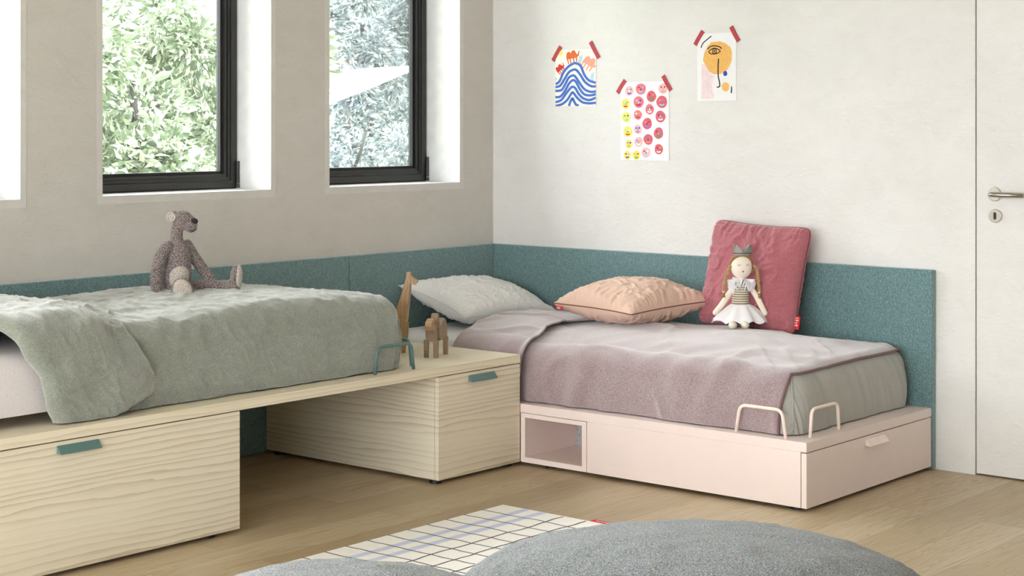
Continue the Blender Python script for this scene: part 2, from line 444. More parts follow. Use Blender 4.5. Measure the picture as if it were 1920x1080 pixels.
# ------------------------------------------------------------------ raised ash bed with drawer units
ZB, ZB2, WF = .4356, .4028, -.983
pf = thing('bed_platform', 'long pale ash board carrying the green-covered mattress, on two drawer units', 'bed platform', (-2.3, -.5, ZB2))
mb = MB(); mb.box((-3.75, WF, ZB2), (-.9805, -TP-.002, ZB)); mb.obj('board', M['ash_top'], pf, bevel=.0009)
def guard(parent, p0, p1, h, r, m, lean=.17):
    """bent-wire mattress stop from p0 to p1, standing on the board"""
    p0 = Vector(p0); p1 = Vector(p1); d = (p1-p0).normalized(); L = (p1-p0).length; up = Vector((0, 0, 1))
    c = .028; ins = h*lean; pts = [p0-up*.004]
    A = p0+up*h+d*ins; B = p1+up*h-d*ins
    la = (A-p0).normalized(); lb = (p1-B).normalized()
    s0 = A-la*c
    for k in range(7):
        t = k/6; pts.append((s0*(1-t)**2)+(A*2*t*(1-t))+((A+d*c)*t*t))
    for k in range(7):
        t = k/6; pts.append(((B-d*c)*(1-t)**2)+(B*2*t*(1-t))+((B+lb*c)*t*t))
    pts.append(p1-up*.004)
    mb = MB(); mb.tube(pts, r, 12); return mb.obj('mattress_guard', m, parent, smooth=True)
guard(pf, (-1.737, -.929, ZB), (-1.541, -.936, ZB), .098, .0062, M['teal_metal'], .12)
guard(pf, (-1.487, -.875, ZB), (-1.487, -.690, ZB), .098, .0062, M['teal_metal'], .12)

def handle_x(parent, xc, y, ztop, w, m, label=None):
    """folded-metal pull: slopes outwards and down"""
    poly = [(0, 0), (-.004, 0), (-.020, -.0215), (-.019, -.0245), (-.0025, -.0245), (0, -.006)]
    mb = MB(); mb.prism([(0, 0), (0, -.022), (-.021, -.0245), (-.021, -.0215), (-.003, 0)], lambda p, k: (xc-w/2+w*k, y+p[0], ztop+p[1]))
    o = mb.obj('drawer_handle', m, parent, bevel=.0006)
    return o
def foot(parent, x, y, h):
    mb = MB(); mb.cyl((x, y, 0), (0, 0, 1), .024, h+.001, 24); return mb.obj('foot', M['black'], parent)
Z0 = .015
def drawer_unit(lbl, x0, x1, side_open, hx, feet):
    u = thing('drawer_unit', lbl, 'drawer unit', ((x0+x1)/2, -.5, 0), group='ash drawer units under the raised bed')
    t = .019
    mb = MB(); mb.box((x0, WF+.0215, Z0), (x0+t, -TP-.003, ZB2-.0005)); mb.box((x1-t, WF+.0215, Z0), (x1, -TP-.003, ZB2-.0005))
    mb.box((x0+t, WF+.0215, Z0), (x1-t, -TP-.003, Z0+.016)); mb.box((x0+t, -TP-.022, Z0+.016), (x1-t, -TP-.003, ZB2-.0005))
    mb.obj('carcass', M['ash_side'], u, bevel=.0008)
    mb = MB(); mb.box((x0, WF, Z0), (x1, WF+.0195, ZB2-.0035)); fr = mb.obj('drawer_front', M['ash_side'], u, bevel=.0008)
    handle_x(fr, hx, WF, .3885, .147, M['teal_metal'])
    for x, y in feet: foot(u, x, y, Z0)
drawer_unit('ash drawer unit with teal pull in the left foreground, under the green bed', -3.72, -2.4188, True, -3.052, [(-2.52, -.94), (-2.46, -.1), (-3.66, -.94), (-3.66, -.1)])
drawer_unit('ash drawer unit with teal pull beside the pink bed, under the wooden animals', -1.4559, -.983, True, -1.215, [(-1.43, -.945), (-1.43, -.09), (-1.02, -.94), (-1.02, -.09)])

# ------------------------------------------------------------------ pink bed base
ZP, ZP2, PX, PY = .2424, .2082, -.9795, -2.263
pb = thing('bed', 'low pale pink lacquered bed with open niche and end drawer', 'bed', (-.5, -1.15, 0))
mb = MB(); mb.box((PX, PY, ZP2), (-TP-.002, -TP-.003, ZP)); mb.obj('platform', M['pink_lacquer'], pb, bevel=.0012)
mb = MB(); mb.box((PX, -2.2395, Z0), (PX+.02, -1.3115, ZP2)); mb.box((PX+.02, -2.2395, Z0), (-.95, -2.2, ZP2-.001))
mb.obj('side_panel', M['pink_lacquer'], pb, bevel=.0006)
mb = MB(); zt = ZP2-.002; t = .0175
ya, yb = -.984, -1.3085
mb.box((PX, ya, Z0), (-.63, ya-t-.004, zt)); mb.box((PX, yb, Z0), (-.63, yb+t+.004, zt))
mb.box((PX, ya-t-.004, Z0), (-.63, yb+t+.004, Z0+.0205)); mb.box((PX, ya-t-.004, zt), (-.63, yb+t+.004, zt-.0165))
mb.box((-.652, ya-t-.004, Z0+.02), (-.63, yb+t+.004, zt-.016)); mb.obj('open_niche', M['pink_lacquer'], pb, bevel=.0008)
mb = MB(); mb.box((-.6535, -1.0065, .0362), (-.6521, -1.036, .1885))
for k in range(6): mb.cyl((-.6536, -1.014-.010*(k % 2), .055+.022*k), (-1, 0, 0), .0022, .0006, 8, mi=1)
mb.obj('mounting_plate', [flat('galvanised_plate', (176, 176, 174), .5, .3), M['black']], pb)
mb = MB(); mb.box((-.96, -.05, Z0), (-.06, -.98, ZP2-.001)); mb.obj('head_box', M['pink_lacquer'], pb)
mb = MB(); mb.box((-.055, -.98, Z0), (-.035, -2.238, ZP2-.001)); mb.obj('back_panel', M['pink_lacquer'], pb)
mb = MB(); mb.box((PX, PY, Z0), (-TP-.004, PY+.0205, ZP2-.0035)); fr = mb.obj('drawer_front', M['pink_lacquer'], pb, bevel=.0008)
handle_x(fr, -.487, PY, .1935, .145, M['white_metal'])
for x, y in ((-.93, -2.2), (-.09, -2.2), (-.93, -1.1), (-.09, -.1)): foot(pb, x, y, Z0)
guard(pb, (-.951, -1.960, ZP), (-.953, -2.166, ZP), .098, .0062, M['white_metal'], .17)
guard(pb, (-.879, -2.219, ZP), (-.674, -2.219, ZP), .098, .0062, M['white_metal'], .12)

# ------------------------------------------------------------------ draped bedding
class Box:
    """rounded mattress form; core rectangle, edge radius r, top height zt, bottom zb"""
    def __init__(s, x0, x1, y0, y1, zt, zb, r, crown=0, bulge=0, zf=None):
        s.__dict__.update(locals()); s.c = (x0+r, x1-r, y0+r, y1-r)
    def at(s, a, b, off=0):
        x0, x1, y0, y1 = s.c; r = s.r
        ca, cb = min(max(a, x0), x1), min(max(b, y0), y1)
        ex, ey = a-ca, b-cb; L = max(abs(ex), abs(ey))
        u = (ca-x0)/(x1-x0)*2-1; v = (cb-y0)/(y1-y0)*2-1
        z = s.zt+s.crown*(1-abs(u)**3)*(1-abs(v)**4)
        if s.zf: z += s.zf(ca, cb)
        if L < 1e-9: return Vector((a, b, z+off)), Vector((0, 0, 1))
        h = math.hypot(ex, ey); dx, dy = ex/h, ey/h
        q = r*PI/2
        if L < q:
            th = L/r; hor = r*math.sin(th); dn = r*(1-math.cos(th)); n = Vector((dx*math.sin(th), dy*math.sin(th), math.cos(th)))
        else:
            full = z-s.zb-r; dd = min(L-q, full); k = dd/full
            hor = r+s.bulge*math.sin(PI*min(1, k*1.0)); dn = r+dd; n = Vector((dx, dy, 0))
        return Vector((ca+dx*hor, cb+dy*hor, z-dn))+n*off, n

def sheet(bx, A, Bs, offf, mapf=None):
    """grid over parameter lists"""
    vs = []; na, nb = len(A), len(Bs)
    for a in A:
        for b in Bs:
            pa, pb_ = (a, b) if mapf is None else mapf(a, b)
            o = offf(pa, pb_, a, b); p, n = bx.at(pa, pb_, o); 
            if p.z < bx.zb+.003: p.z = bx.zb+.003
            vs.append(p)
    fs = [(i*nb+j, (i+1)*nb+j, (i+1)*nb+j+1, i*nb+j+1) for i in range(na-1) for j in range(nb-1)]
    return MB().add(vs, fs)
def lerp(a, b, n): return [a+(b-a)*i/(n-1) for i in range(n)]

# --- bed 1: mattress
mt = thing('mattress', 'mattress in a pale grey fitted sheet on the ash platform', 'mattress', (-2.6, -.47, ZB))
B1 = Box(-3.70, -1.56, -.868, -.045, .655, ZB+.001, .05, .01)
mb = sheet(B1, lerp(-3.86, -1.40, 150), lerp(-1.03, .10, 80), lambda *k: 0)
mb.obj('fitted_sheet', M['lilac_sheet'], mt, smooth=True)
# --- duvet: base layer plus a folded-over head end
def zf1(x, y):
    return .030*sstep(-1.56, -2.15, x)+.012*math.sin((x+2.3)*4.)
D1 = Box(-3.72, -1.532, -.885, -.036, .690, ZB+.001, .085, .018, .012, zf1)
def cr1(x, y):
    v = .010*nz(x*3.1+y*1.5, y*4.4-x, 0, 1)+.0055*nz(x*9+y*5, y*11-x*3, 0, 2)
    q = nz(x*6.0-y*7, y*8+x*5, 0, 3); v += .007*(1-abs(q)*2.6) if abs(q) < .38 else 0
    q = nz(x*13-y*9, y*17+x*9, 0, 4); v += .0045*max(0, 1-abs(q)*4)
    wx = .25*nz(x*4, y*4, 0, 9); wy = .25*nz(x*4, y*4, 0, 10)
    q = nz((x+wx)*5.5, (y+wy)*11, 0, 7); v += .008*max(0, 1-abs(q)*9)*(.5+nz(x*3, y*3, 0, 15))
    q = nz((x+wy)*12, (y+wx)*9+x*4, 0, 8); v += .0045*max(0, 1-abs(q)*7)*(.6+nz(x*4, y*4, 0, 16))
    return v*.95
# path along the length: k in [0, 1] fold layer (edge -> roll), [1, 1.25] roll, [1.25, 2.6] base layer
def interp(T, x):
    if x <= T[0][0]: return T[0][1]
    for (a, b), (c, d) in zip(T, T[1:]):
        if x <= c: t = (x-a)/(c-a); t = t*t*(3-2*t)*.5+t*.5; return b+(d-b)*t
    return T[-1][1]
def roll_x(b): return interp([(-1.16, -3.00), (-1.11, -3.05), (-1.04, -3.095), (-.96, -3.11), (-.88, -3.17), (-.78, -3.22), (-.55, -3.30), (.1, -3.38)], b)
def edge_x(b): return interp([(-1.12, -2.635), (-1.06, -2.665), (-.98, -2.74), (-.88, -2.80), (-.78, -2.79), (-.70, -2.735), (-.55, -2.705), (-.40, -2.75), (-.2, -2.90), (.1, -3.0)], b)
def base_off(x, y): return .004+cr1(x, y)*(1-.6*sstep(-1.65, -1.45, x))
vs = []; NB = 150
KF = lerp(0, 1, 70); KR = lerp(1.0, 1.25, 14)[1:]; KB = lerp(1.25, 2.6, 260)[1:]
rows = []
bmin = -1.20
for k in KF+KR+KB:
    row = []
    for j in range(NB):
        t = j/(NB-1); b = .12+(bmin-.12)*t           # back hem ... front hem
        if k <= 1.25:
            e = 1-min(k, 1)                          # 1 at the free edge of the fold
            bf = .12+((bmin+.085*sstep(0, 1, e)+.052)-.12)*t      # the folded layer hangs a little shorter
            rx = roll_x(bf); ex = edge_x(bf)
            H = .046+.010*nz(bf*5, 0, 0, 6)
            if k <= 1:
                x = ex+(rx-ex)*k
                lift = H*(.30+.70*sstep(0, .40, k))
                p, n = D1.at(x, bf, base_off(x, bf)*.3+lift+.8*cr1(x*1.3+4, bf*1.2+2)+.004+.016*nz((x-bf*.8)*7, (bf+x*.5)*2.2, 0, 8))
            else:
                th = (k-1)/.25*PI; x = rx-math.sin(th)*H*.62
                p, n = D1.at(x, bf+(b-bf)*(k-1)/.25, base_off(x, bf)*.3+H*(1+math.cos(th))/2+.004+(.8*cr1(rx*1.3+4, bf*1.2+2)+.016*nz((rx-bf*.8)*7, (bf+rx*.5)*2.2, 0, 8))*(1-(k-1)/.25))
        else:
            rx = roll_x(b); x = rx+((-1.532+.300)-rx)*(k-1.25)/1.35
            p, n = D1.at(x, b, base_off(x, b))
        if p.z < ZB+.004+.004*abs(nz(x*9, b, 0, 3)): p.z = ZB+.004+.004*abs(nz(x*9, b, 0, 3))
        if p.y > -.034: p.y = -.034
        row.append(p)
    rows.append(row)
for r_ in rows: vs += r_
n_ = len(rows)
fs = [(i*NB+j, (i+1)*NB+j, (i+1)*NB+j+1, i*NB+j+1) for i in range(n_-1) for j in range(NB-1)]
dv = thing('duvet', 'sage green linen duvet with its head end folded back, on the raised bed', 'duvet', (-2.3, -.47, ZB))
mb = MB().add(vs, fs); o = mb.obj('duvet_cover', M['sage'], dv, smooth=True)
# hem seam along the folded edge and the foot-end corner
mb = MB(); mb.tube([rows[0][j]+Vector((.001, 0, .001)) for j in range(2, NB-6, 2)], .0035, 8); mb.obj('hem', M['sage'], dv, smooth=True)
mb = MB()
def foot_seam():
    pts = []
    for j in range(0, 60):
        b = -.60-.5*j/59.
        p, n = D1.at(-1.532-.085+.085*PI/2+.0, b, base_off(-1.5, b)+.002); 
        if p.z > ZB+.01: pts.append(p)
    return pts
mb.tube(foot_seam(), .003, 8); mb.obj('piping', M['sage'], dv, smooth=True)
# pillow peeking in at the left edge
def pillow(w, h, th, wr=.006, seed=0, n=70, pinch=.10, power=.42, asym=1.0, sag=None, crumple=0, rc=.04):
    """seam-edged cushion, local XY plane; returns MB, seam loop"""
    vs = []; idx = {}
    def P(u, v, sg):
        px = u*w/2*(1-pinch*(1-abs(v)**2.2)*.35*abs(u)**3) ; py = v*h/2*(1-pinch*(1-abs(u)**2.2)*.35*abs(v)**3)
        f_ = 1-rc*abs(u*v)**7; px *= f_; py *= f_
        base = max(0, (1-u*u)*(1-v*v))
        z = th/2*(base**power)
        # gathers running inwards from the seams
        eu, ev = 1-abs(u), 1-abs(v)
        g = 0
        g += 2.1*math.exp(-ev*4)*nz(u*15+seed+nz(u*3, v*3, sg, seed)*2, sg*3+(1 if v > 0 else -1)*5, ev*1.2, seed)
        g += 2.1*math.exp(-eu*4)*nz(v*15+seed+nz(v*3, u*3, sg, seed)*2, sg*7+(1 if u > 0 else -1)*5, eu*1.2, seed+1)
        if crumple:
            wq = nz(u*2.2, v*2.2, sg, seed+7)
            q = nz((u-v*.3+wq)*3.2, (v+u*.2)*9+wq*3, sg*2, seed+8); g += crumple*max(0, 1-abs(q)*5)
            q = nz((u+v*.8+wq)*8, (v-u*.6)*5, sg*2, seed+9); g += crumple*.6*max(0, 1-abs(q)*4)
        g += .55*nz(u*3+v*1.3, v*3-u, sg*2, seed+2)
        q = nz(u*4.2+v*2, v*4-u*2.4, sg*2, seed+5); g += .55*max(0, 1-abs(q)*4)
        z += wr*g*(base**.35)
        if sg < 0: z *= asym
        if z < 0: z = 0
        return Vector((px, py, sg*z))
    mb = MB()
    for sg in (1, -1):
        g = [[P(math.sin(PI/2*(2*i/n-1))*.5+(2*i/n-1)*.5, math.sin(PI/2*(2*j/n-1))*.5+(2*j/n-1)*.5, sg) for j in range(n+1)] for i in range(n+1)]
        vs = [p for row in g for p in row]
        mb.add(vs, [(i*(n+1)+j, (i+1)*(n+1)+j, (i+1)*(n+1)+j+1, i*(n+1)+j+1) for i in range(n) for j in range(n)])
    loop = []
    us = [(-1+2*i/n) for i in range(n)]
    for (uf) in ([(u, -1) for u in us]+[(1, u) for u in us]+[(-u, 1) for u in us]+[(-1, -u) for u in us]):
        loop.append(P(uf[0], uf[1], 1))
    if sag:
        mb.v = [tuple(sag(Vector(v))) for v in mb.v]; loop = [sag(v) for v in loop]
    return mb, loop
def rotm(yaw, pitch, roll=0): return (Matrix.Rotation(yaw, 4, 'Z')@Matrix.Rotation(pitch, 4, 'X')@Matrix.Rotation(roll, 4, 'Y')).to_euler()

pt = thing('pillow', 'grey speckled pillow peeking in at the left edge beyond the folded duvet', 'pillow', (-3.45, -.50, .735), rot=rotm(R(90), R(0), R(0)))
mb, lp = pillow(.70, .50, .12, .006, 31); mb.obj('pillowcase', M['pillow_print'], pt, smooth=True, world=False)

# --- bed 2: mattress, grey sheet, mauve blanket
mt2 = thing('mattress', 'mattress in a white fitted sheet on the pink bed base', 'mattress', (-.5, -1.1, ZP))
B2 = Box(-.893, -.050, -2.12, -.055, .445, ZP+.001, .055, .010)
mb = sheet(B2, lerp(-1.09, .12, 80), lerp(-2.31, .12, 150), lambda *k: 0)
mb.obj('fitted_sheet', M['white_sheet'], mt2, smooth=True)
def zf2(x, y): return .009*math.sin((-y-1.1)*2.8)+.007*sstep(-.9, -.3, x)
G2 = Box(-.915, -.034, -2.178, -.045, .463, ZP+.001, .080, .040, .010, zf2)
def crg(x, y):
    v = .0045*nz(x*5, y*4, 0, 11)
    if y < -2.1:  # gathers hanging down the foot end
        d_ = min(1, (-2.1-y)/.1)
        v += d_*.0085*nz(x*13+(y+2.2)*6, (y+2.2)*2.5, 0, 12)+d_*.004*nz(x*30+(y+2.2)*10, y*3, 0, 13)
    return v
us = thing('bed_sheet', 'warm grey under-sheet hanging over the foot end of the pink bed', 'bed sheet', (-.5, -1.9, ZP))
mb = sheet(G2, lerp(-1.13, .13, 130), lerp(-2.42, -1.80, 110), lambda a, b, *k: .001+crg(a, b)*(.05+.95*sstep(-2.08, -2.16, b)))
o = mb.obj('sheet_cloth', M['grey_sheet'], us, smooth=True)
mb = MB(); pts = []
for k in range(40):
    e = .02+.25*k/39.; p, n = G2.at(G2.c[0]-e*.93, G2.c[2]-e*.93, .004+crg(G2.c[0]-e, -2.2))
    if p.z > ZP+.012: pts.append(p)
mb.tube(pts, .0028, 8); mb.obj('seam', M['grey_sheet'], us, smooth=True)

def crb(x, y):
    v = .008*nz((x+y*.6)*2.6, (y-x*.5)*3.2, 0, 21)
    v += .006*nz((y+x*.9)*8, (x-y*.3)*2.2, 0, 22)
    if x < -.86:   # soft vertical folds down the long side
        d_ = min(1, (-.86-x)/.12)
        v += d_*(.024*nz(y*8.5+(x+.9)*3, (x+.9)*1.6, 0, 23)+.006*nz(y*15+(x+.9)*6, (x+.9)*3, 0, 24))
    q = nz((x+y*.5)*4.2, (y-x)*3.4, 0, 25); v += .009*max(0, 1-abs(q)*4.5)
    if y < -1.75 and x > -.9:
        q = nz((x*.8-y)*9, (y+x)*3, 0, 26); v += .0045*max(0, 1-abs(q)*3.5)*sstep(-1.75, -1.95, y)
    return v if v > 0 else max(v*.3, -.0025)
bl = thing('blanket', 'mauve wool blanket with piped edge covering the pink bed', 'blanket', (-.5, -1.4, ZP))
YE = -2.178+.08-.055      # parameter of the foot-end hem
def lip_y(a): return -.955+.05*sstep(-.85, -.68, a)-.10*sstep(-.66, -.3, a)
def roll_y(a): return -.59+.10*sstep(-.93, -.5, a)
KF = lerp(0, 1, 60); KR = lerp(1, 1.25, 12)[1:]; KB = lerp(1.25, 2.6, 230)[1:]
NA = 170; rows2 = []
for i in range(NA):
    a = .10+(-1.147-.10)*i/(NA-1); row = []
    H = .016+.010*sstep(-.2, -.8, a); ly = lip_y(a); ry = roll_y(a)
    for k in KF+KR+KB:
        if k <= 1.25:
            yy = ly+(ry-ly)*min(k, 1)
            ed = (.9+.5*sstep(-.5, -.75, a))*(1-sstep(0, .10, k))*.35+.55+.45*sstep(0, .3, k)
            if a > -.55: ed *= .45+.55*sstep(-.25, -.55, a)+.4*sstep(0, .4, k)
            if k <= 1: bb = yy; o = .007+crb(a, yy)+H*ed
            else:
                th = (k-1)/.25*PI; bb = ry+math.sin(th)*H*.6; o = .005+crb(a, ry)+H*(1+math.cos(th))/2
        else:
            t = (k-1.25)/1.35; bb = ry+(YE-ry)*t
            hem = sstep(.93, 1, t); o = .005+crb(a, bb)*(1-.7*hem)+.004*hem
        p, n = G2.at(a, bb, o)
        if p.z < ZP+.004: p.z = ZP+.004
        if p.x > -.033: p.x = -.033
        row.append(p)
    rows2.append(row)
nb2 = len(rows2[0])
mb = MB().add([p for r_ in rows2 for p in r_], [(i*nb2+j, (i+1)*nb2+j, (i+1)*nb2+j+1, i*nb2+j+1) for i in range(NA-1) for j in range(nb2-1)])
o = mb.obj('blanket_cloth', M['plum'], bl, smooth=True)
mb = MB(); pts = [rows2[i][-1]+Vector((0, -.001, .001)) for i in range(20, NA-3, 1)]; mb.tube(pts, .0050, 8)
mb.obj('piping', M['plum_hem'], bl, smooth=True)
mb = MB(); pts = [rows2[i][0]+Vector((0, 0, .0)) for i in range(60, NA-3, 1)]; mb.tube(pts, .0042, 8)
mb.obj('piping', M['plum'], bl, smooth=True)

# --- white pillow
def rect_piping(parent, lp, r, m, name='piping'):
    mb = MB(); mb.tube(lp, r, 8, closed=True); return mb.obj(name, m, parent, smooth=True, world=False)
wp = thing('pillow', 'white washed cotton pillow in the corner, head of the pink bed', 'pillow', (-.375, -.25, .553), rot=rotm(R(-2), R(16), R(3)))
mb, lp = pillow(.66, .43, .155, .013, 3, pinch=.5, power=.42, crumple=.35, n=120)
mb.obj('pillowcase', M['pillow_white'], wp, smooth=True, world=False)
def flange(lp, k=1.035):
    mb = MB(); n = len(lp); vs = []
    for p in lp: vs += [p*.965, p*k]
    return mb.add(vs, [(2*i, 2*((i+1) % n), 2*((i+1) % n)+1, 2*i+1) for i in range(n)])
flange(lp).obj('flange', M['pillow_white'], wp, smooth=True, world=False)
mb = MB(); n = len(lp)
M['stitch'] = flat('grey_stitching', (176, 176, 172), .9)
for off in (.985, 1.012):
    for i in range(0, n, 3):
        p = lp[i]*off; q = lp[(i+1) % n]*off; e_ = Vector((0, 0, .0012)); mb.tube([p+e_, q+e_], .0013, 5)
mb.obj('stitching', M['stitch'], wp, smooth=True, world=False)
# --- peach cushion
pc = thing('cushion', 'peach cushion lying flat on the mauve blanket', 'cushion', (-.355, -1.075, .598), rot=rotm(R(-10), R(1), R(-3)), group='throw cushions on the pink bed')
mb, lp = pillow(.49, .49, .19, .0155, 8, pinch=.35, power=.46, n=120, asym=.85)
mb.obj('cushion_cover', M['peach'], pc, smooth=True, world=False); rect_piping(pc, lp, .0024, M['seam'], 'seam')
# --- red cushion
rc = thing('cushion', 'dusty red cushion leaning upright on the teal panel behind the doll', 'cushion', (-.138, -1.53, .716), rot=(Matrix.Rotation(R(-90), 4, 'Z')@Matrix.Rotation(R(90-14), 4, 'X')@Matrix.Rotation(R(-2.5), 4, 'Z')).to_euler(), group='throw cushions on the pink bed')
mb, lp = pillow(.475, .455, .145, .012, 14, pinch=.2, power=.36, n=120, rc=.075)
mb.obj('cushion_cover', M['red_wool'], rc, smooth=True, world=False); rect_piping(rc, lp, .003, M['red_seam'], 'seam')
def tagmesh(parent, fn, w, h, name='woven_tag'):
    """small red tag; fn maps (s, t) in the tag plane to 3D"""
    mb = MB(); th = .0012
    c = [fn(0, 0), fn(w, 0), fn(w, h), fn(0, h)]; n = (c[1]-c[0]).cross(c[3]-c[0]).normalized()
    mb.add([p-n*th for p in c]+[p+n*th for p in c], [(3,2,1,0), (4,5,6,7), (0,1,5,4), (1,2,6,5), (2,3,7,6), (3,0,4,7)])
    for sg in (1, -1):
        for a, b, c_, d_ in ((.25, .2, .32, .8), (.42, .25, .75, .36), (.42, .64, .75, .75), (.42, .45, .62, .55), (.30, .84, .72, .90)):
            q = [fn(w*a, h*b), fn(w*c_, h*b), fn(w*c_, h*d_), fn(w*a, h*d_)]
            mb.add([p+n*sg*(th+.0003) for p in q], [(0, 1, 2, 3)], 1)
    return mb.obj(name, [M['red_tag'], M['white_print']], parent, world=False)
tagmesh(rc, lambda s, t: Vector((.218+s, -.192+t, .004)), .030, .052)
tagmesh(pc, lambda s, t: Vector((-.252-.012+s*.0-0+t*0-.0, .19-s, -.002-t)), .042, .014)

# ------------------------------------------------------------------ image-right / away frame used for the toys (their own heading)
HEAD = YAW - PI/2      # local X = to the right seen from the room, local Y = away
# ------------------------------------------------------------------ bear (plush)
def remesh(o, vox, sm=6):
    r = o.modifiers.new('remesh', 'REMESH'); r.mode = 'VOXEL'; r.voxel_size = vox; r.use_smooth_shade = True
    s = o.modifiers.new('smooth', 'SMOOTH'); s.iterations = sm; s.factor = .6
    return o
S = 1/521.                 # metres per photo pixel at the bear
bx0, bz0 = 308, 557        # reference pixel under the bear's seat
be = thing('toy_bear', 'taupe knitted toy bear with pale soles sitting on the green duvet', 'soft toy', (-2.235, -.44, .722), rotz=HEAD)
def b(u, v, y=0): return Vector(((u-bx0)*S, y, (bz0-v)*S))
mb = MB()
mb.tube([b(306, 548), b(305, 540), b(305, 520), b(307, 500), b(308, 480), b(308, 465), b(307, 452)], [.030, .046, .052, .049, .043, .036, .024], 20)
mb.tube([b(307, 470), b(304, 450), b(305, 432), b(311, 418)], [.034, .024, .0215, .024], 18)
mb.ell(b(316, 412), (.036, .032, .032), seg=22); mb.ell(b(329, 420), (.027, .025, .033), Matrix.Rotation(R(-14), 3, 'Y'), seg=22)
# near arm (hangs straight), far arm (reaches forward to the far leg)
mb.capsule([b(290, 462, -.030), b(279, 480, -.048), b(273, 505, -.056), b(273, 530, -.058), b(277, 546, -.058)], [.022, .023, .0215, .022, .021])
mb.capsule([b(322, 458, .028), b(334, 485, .040), b(348, 506, .046), b(362, 524, .046)], [.016, .021, .021, .020])
# near leg comes towards the viewer, far leg points right
mb.capsule([b(303, 545, -.015), b(312, 544, -.055), b(321, 544, -.095)], [.026, .024, .024])
mb.capsule([b(318, 540, .030), b(350, 538, .035), b(385, 538, .030), b(408, 538, .028)], [.024, .0225, .0225, .025])
body = mb
body.ell(b(412, 521, .028), (.020, .022, .046), Matrix.Rotation(R(3), 3, 'Y'))
body.ell(b(327, 537, -.108), (.037, .018, .045), Matrix.Rotation(R(-24), 3, 'Y'))
remesh(body.obj('body', M['knit'], be, smooth=True, world=False), .0035, 5)
mb = MB(); mb.ell(b(417.5, 521, .028), (.0135, .0225, .045), Matrix.Rotation(R(3), 3, 'Y')); mb.obj('sole', M['knit_pale'], be, smooth=True, world=False)
mb = MB(); mb.ell(b(328, 538, -.119), (.033, .013, .041), Matrix.Rotation(R(-24), 3, 'Y')); mb.obj('sole', M['knit_pale'], be, smooth=True, world=False)
mb = MB(); mb.ell(b(311, 517, -.024), (.037, .038, .047), Matrix.Rotation(R(12), 3, 'Y')); mb.obj('belly_patch', M['knit_pale'], be, smooth=True, world=False)
for yy in (-.022, .022):
    mb = MB(); cen = b(297, 407, yy)
    mb.ell(cen, (.0155, .006, .017)); mb.tube([cen+Vector((.014*math.cos(a), -.004 if yy < 0 else .004, .0155*math.sin(a))) for a in [2*PI*k/20 for k in range(20)]], .0035, 8, closed=True)
    mb.obj('ear', M['knit_pale'] if yy < 0 else M['knit'], be, smooth=True, world=False)
mb = MB(); c_ = b(339, 414.5, 0)
mb.ell(c_+Vector((-.002, -.009, 0)), (.0145, .016, .0105), Matrix.Rotation(R(12), 3, 'Y')); mb.obj('nose', M['knit_dark'], be, smooth=True, world=False)
mb = MB(); mb.tube([b(329, 432, -.0225), b(335, 433.5, -.020), b(340, 432, -.013), b(342, 430, -.004)], .0012, 6); mb.obj('mouth', M['knit_dark'], be, smooth=True, world=False)
for yy in (-.0275, .0275):
    mb = MB(); mb.ell(b(321, 407, yy), (.0022, .0022, .0022), seg=10, rings=8); mb.obj('eye', M['knit_dark'], be, smooth=True, world=False)

# ------------------------------------------------------------------ doll
M['doll_skin'] = fabric('cream_doll_cloth', (240, 230, 214), grain=.05, scale=500, bump=.15)
M['hair'] = flat('light_brown_yarn', (150, 112, 66), .85, var=.25, scale=120)
M['braid'] = flat('golden_yarn', (176, 146, 96), .85, var=.3, scale=150)
M['tulle'] = fabric('white_tulle', (238, 236, 238), grain=.05, scale=500, bump=.15)
M['crown'] = flat('silver_felt', (146, 146, 138), .5, .35, var=.1)
M['ribbon'] = flat('dark_ribbon', (60, 40, 40), .7)
M['lips'] = flat('red_thread', (170, 30, 40), .8)
M['shoe'] = fabric('ivory_shoe_cloth', (220, 214, 196), grain=.08, scale=500)
def bodice():
    t = NT('striped_bodice'); sep = t.n('SeparateXYZ'); t.l(t.co, sep.inputs[0])
    s = t.math('SINE', t.math('MULTIPLY', sep.outputs[2], 2*PI/.0092))
    col = t.ramp(t.math('MULTIPLY_ADD', s, .5, .5), [(.15, lin((120, 104, 80))), (.35, lin((196, 186, 164))), (.9, lin((222, 214, 196)))])
    return t.done(col, .85, t.bump(s, .5, .002), 0, .1, .2)
M['bodice'] = bodice()
DS = 1/463.
dl = thing('doll', 'cloth doll with braids, silver crown and white tulle skirt on the mauve blanket', 'doll', (-.285, -1.565, .522), rotz=HEAD+R(4))
DU, DV = 1393, 613
def q(u, v, y=0): return Vector(((u-DU)*DS, y, (DV-v)*DS))
mb = MB()
mb.ell(q(1391.5, 500), (.0435, .030, .0475), seg=32, rings=22)
mb.tube([q(1392, 520), q(1392, 534, .002), q(1391, 545, .004)], [.012, .012, .026], 16)
mb.tube([q(1391, 536, .003), q(1391, 545, .003), q(1390, 562, .004), q(1390, 585, .004), q(1390, 597, .006), q(1390, 604, .006)], [.022, .031, .031, .034, .040, .030], 20)
mb.capsule([q(1377, 537, 0), q(1366, 553, -.004), q(1352, 572, -.010), q(1341, 584, -.016)], [.011, .0125, .012, .011])
mb.capsule([q(1408, 537, 0), q(1419, 553, -.004), q(1428, 572, -.010), q(1435, 586, -.016)], [.011, .0125, .012, .011])
mb.capsule([q(1382, 598, .0), q(1376, 603, -.03), q(1370, 606, -.058)], [.013, .011, .009])
mb.capsule([q(1400, 598, .0), q(1398, 603, -.03), q(1394, 606, -.058)], [.013, .011, .009])
remesh(mb.obj('body', M['doll_skin'], dl, smooth=True, world=False), .0028, 3)
mb = MB()   # hair cap: shell over the back and crown of the head
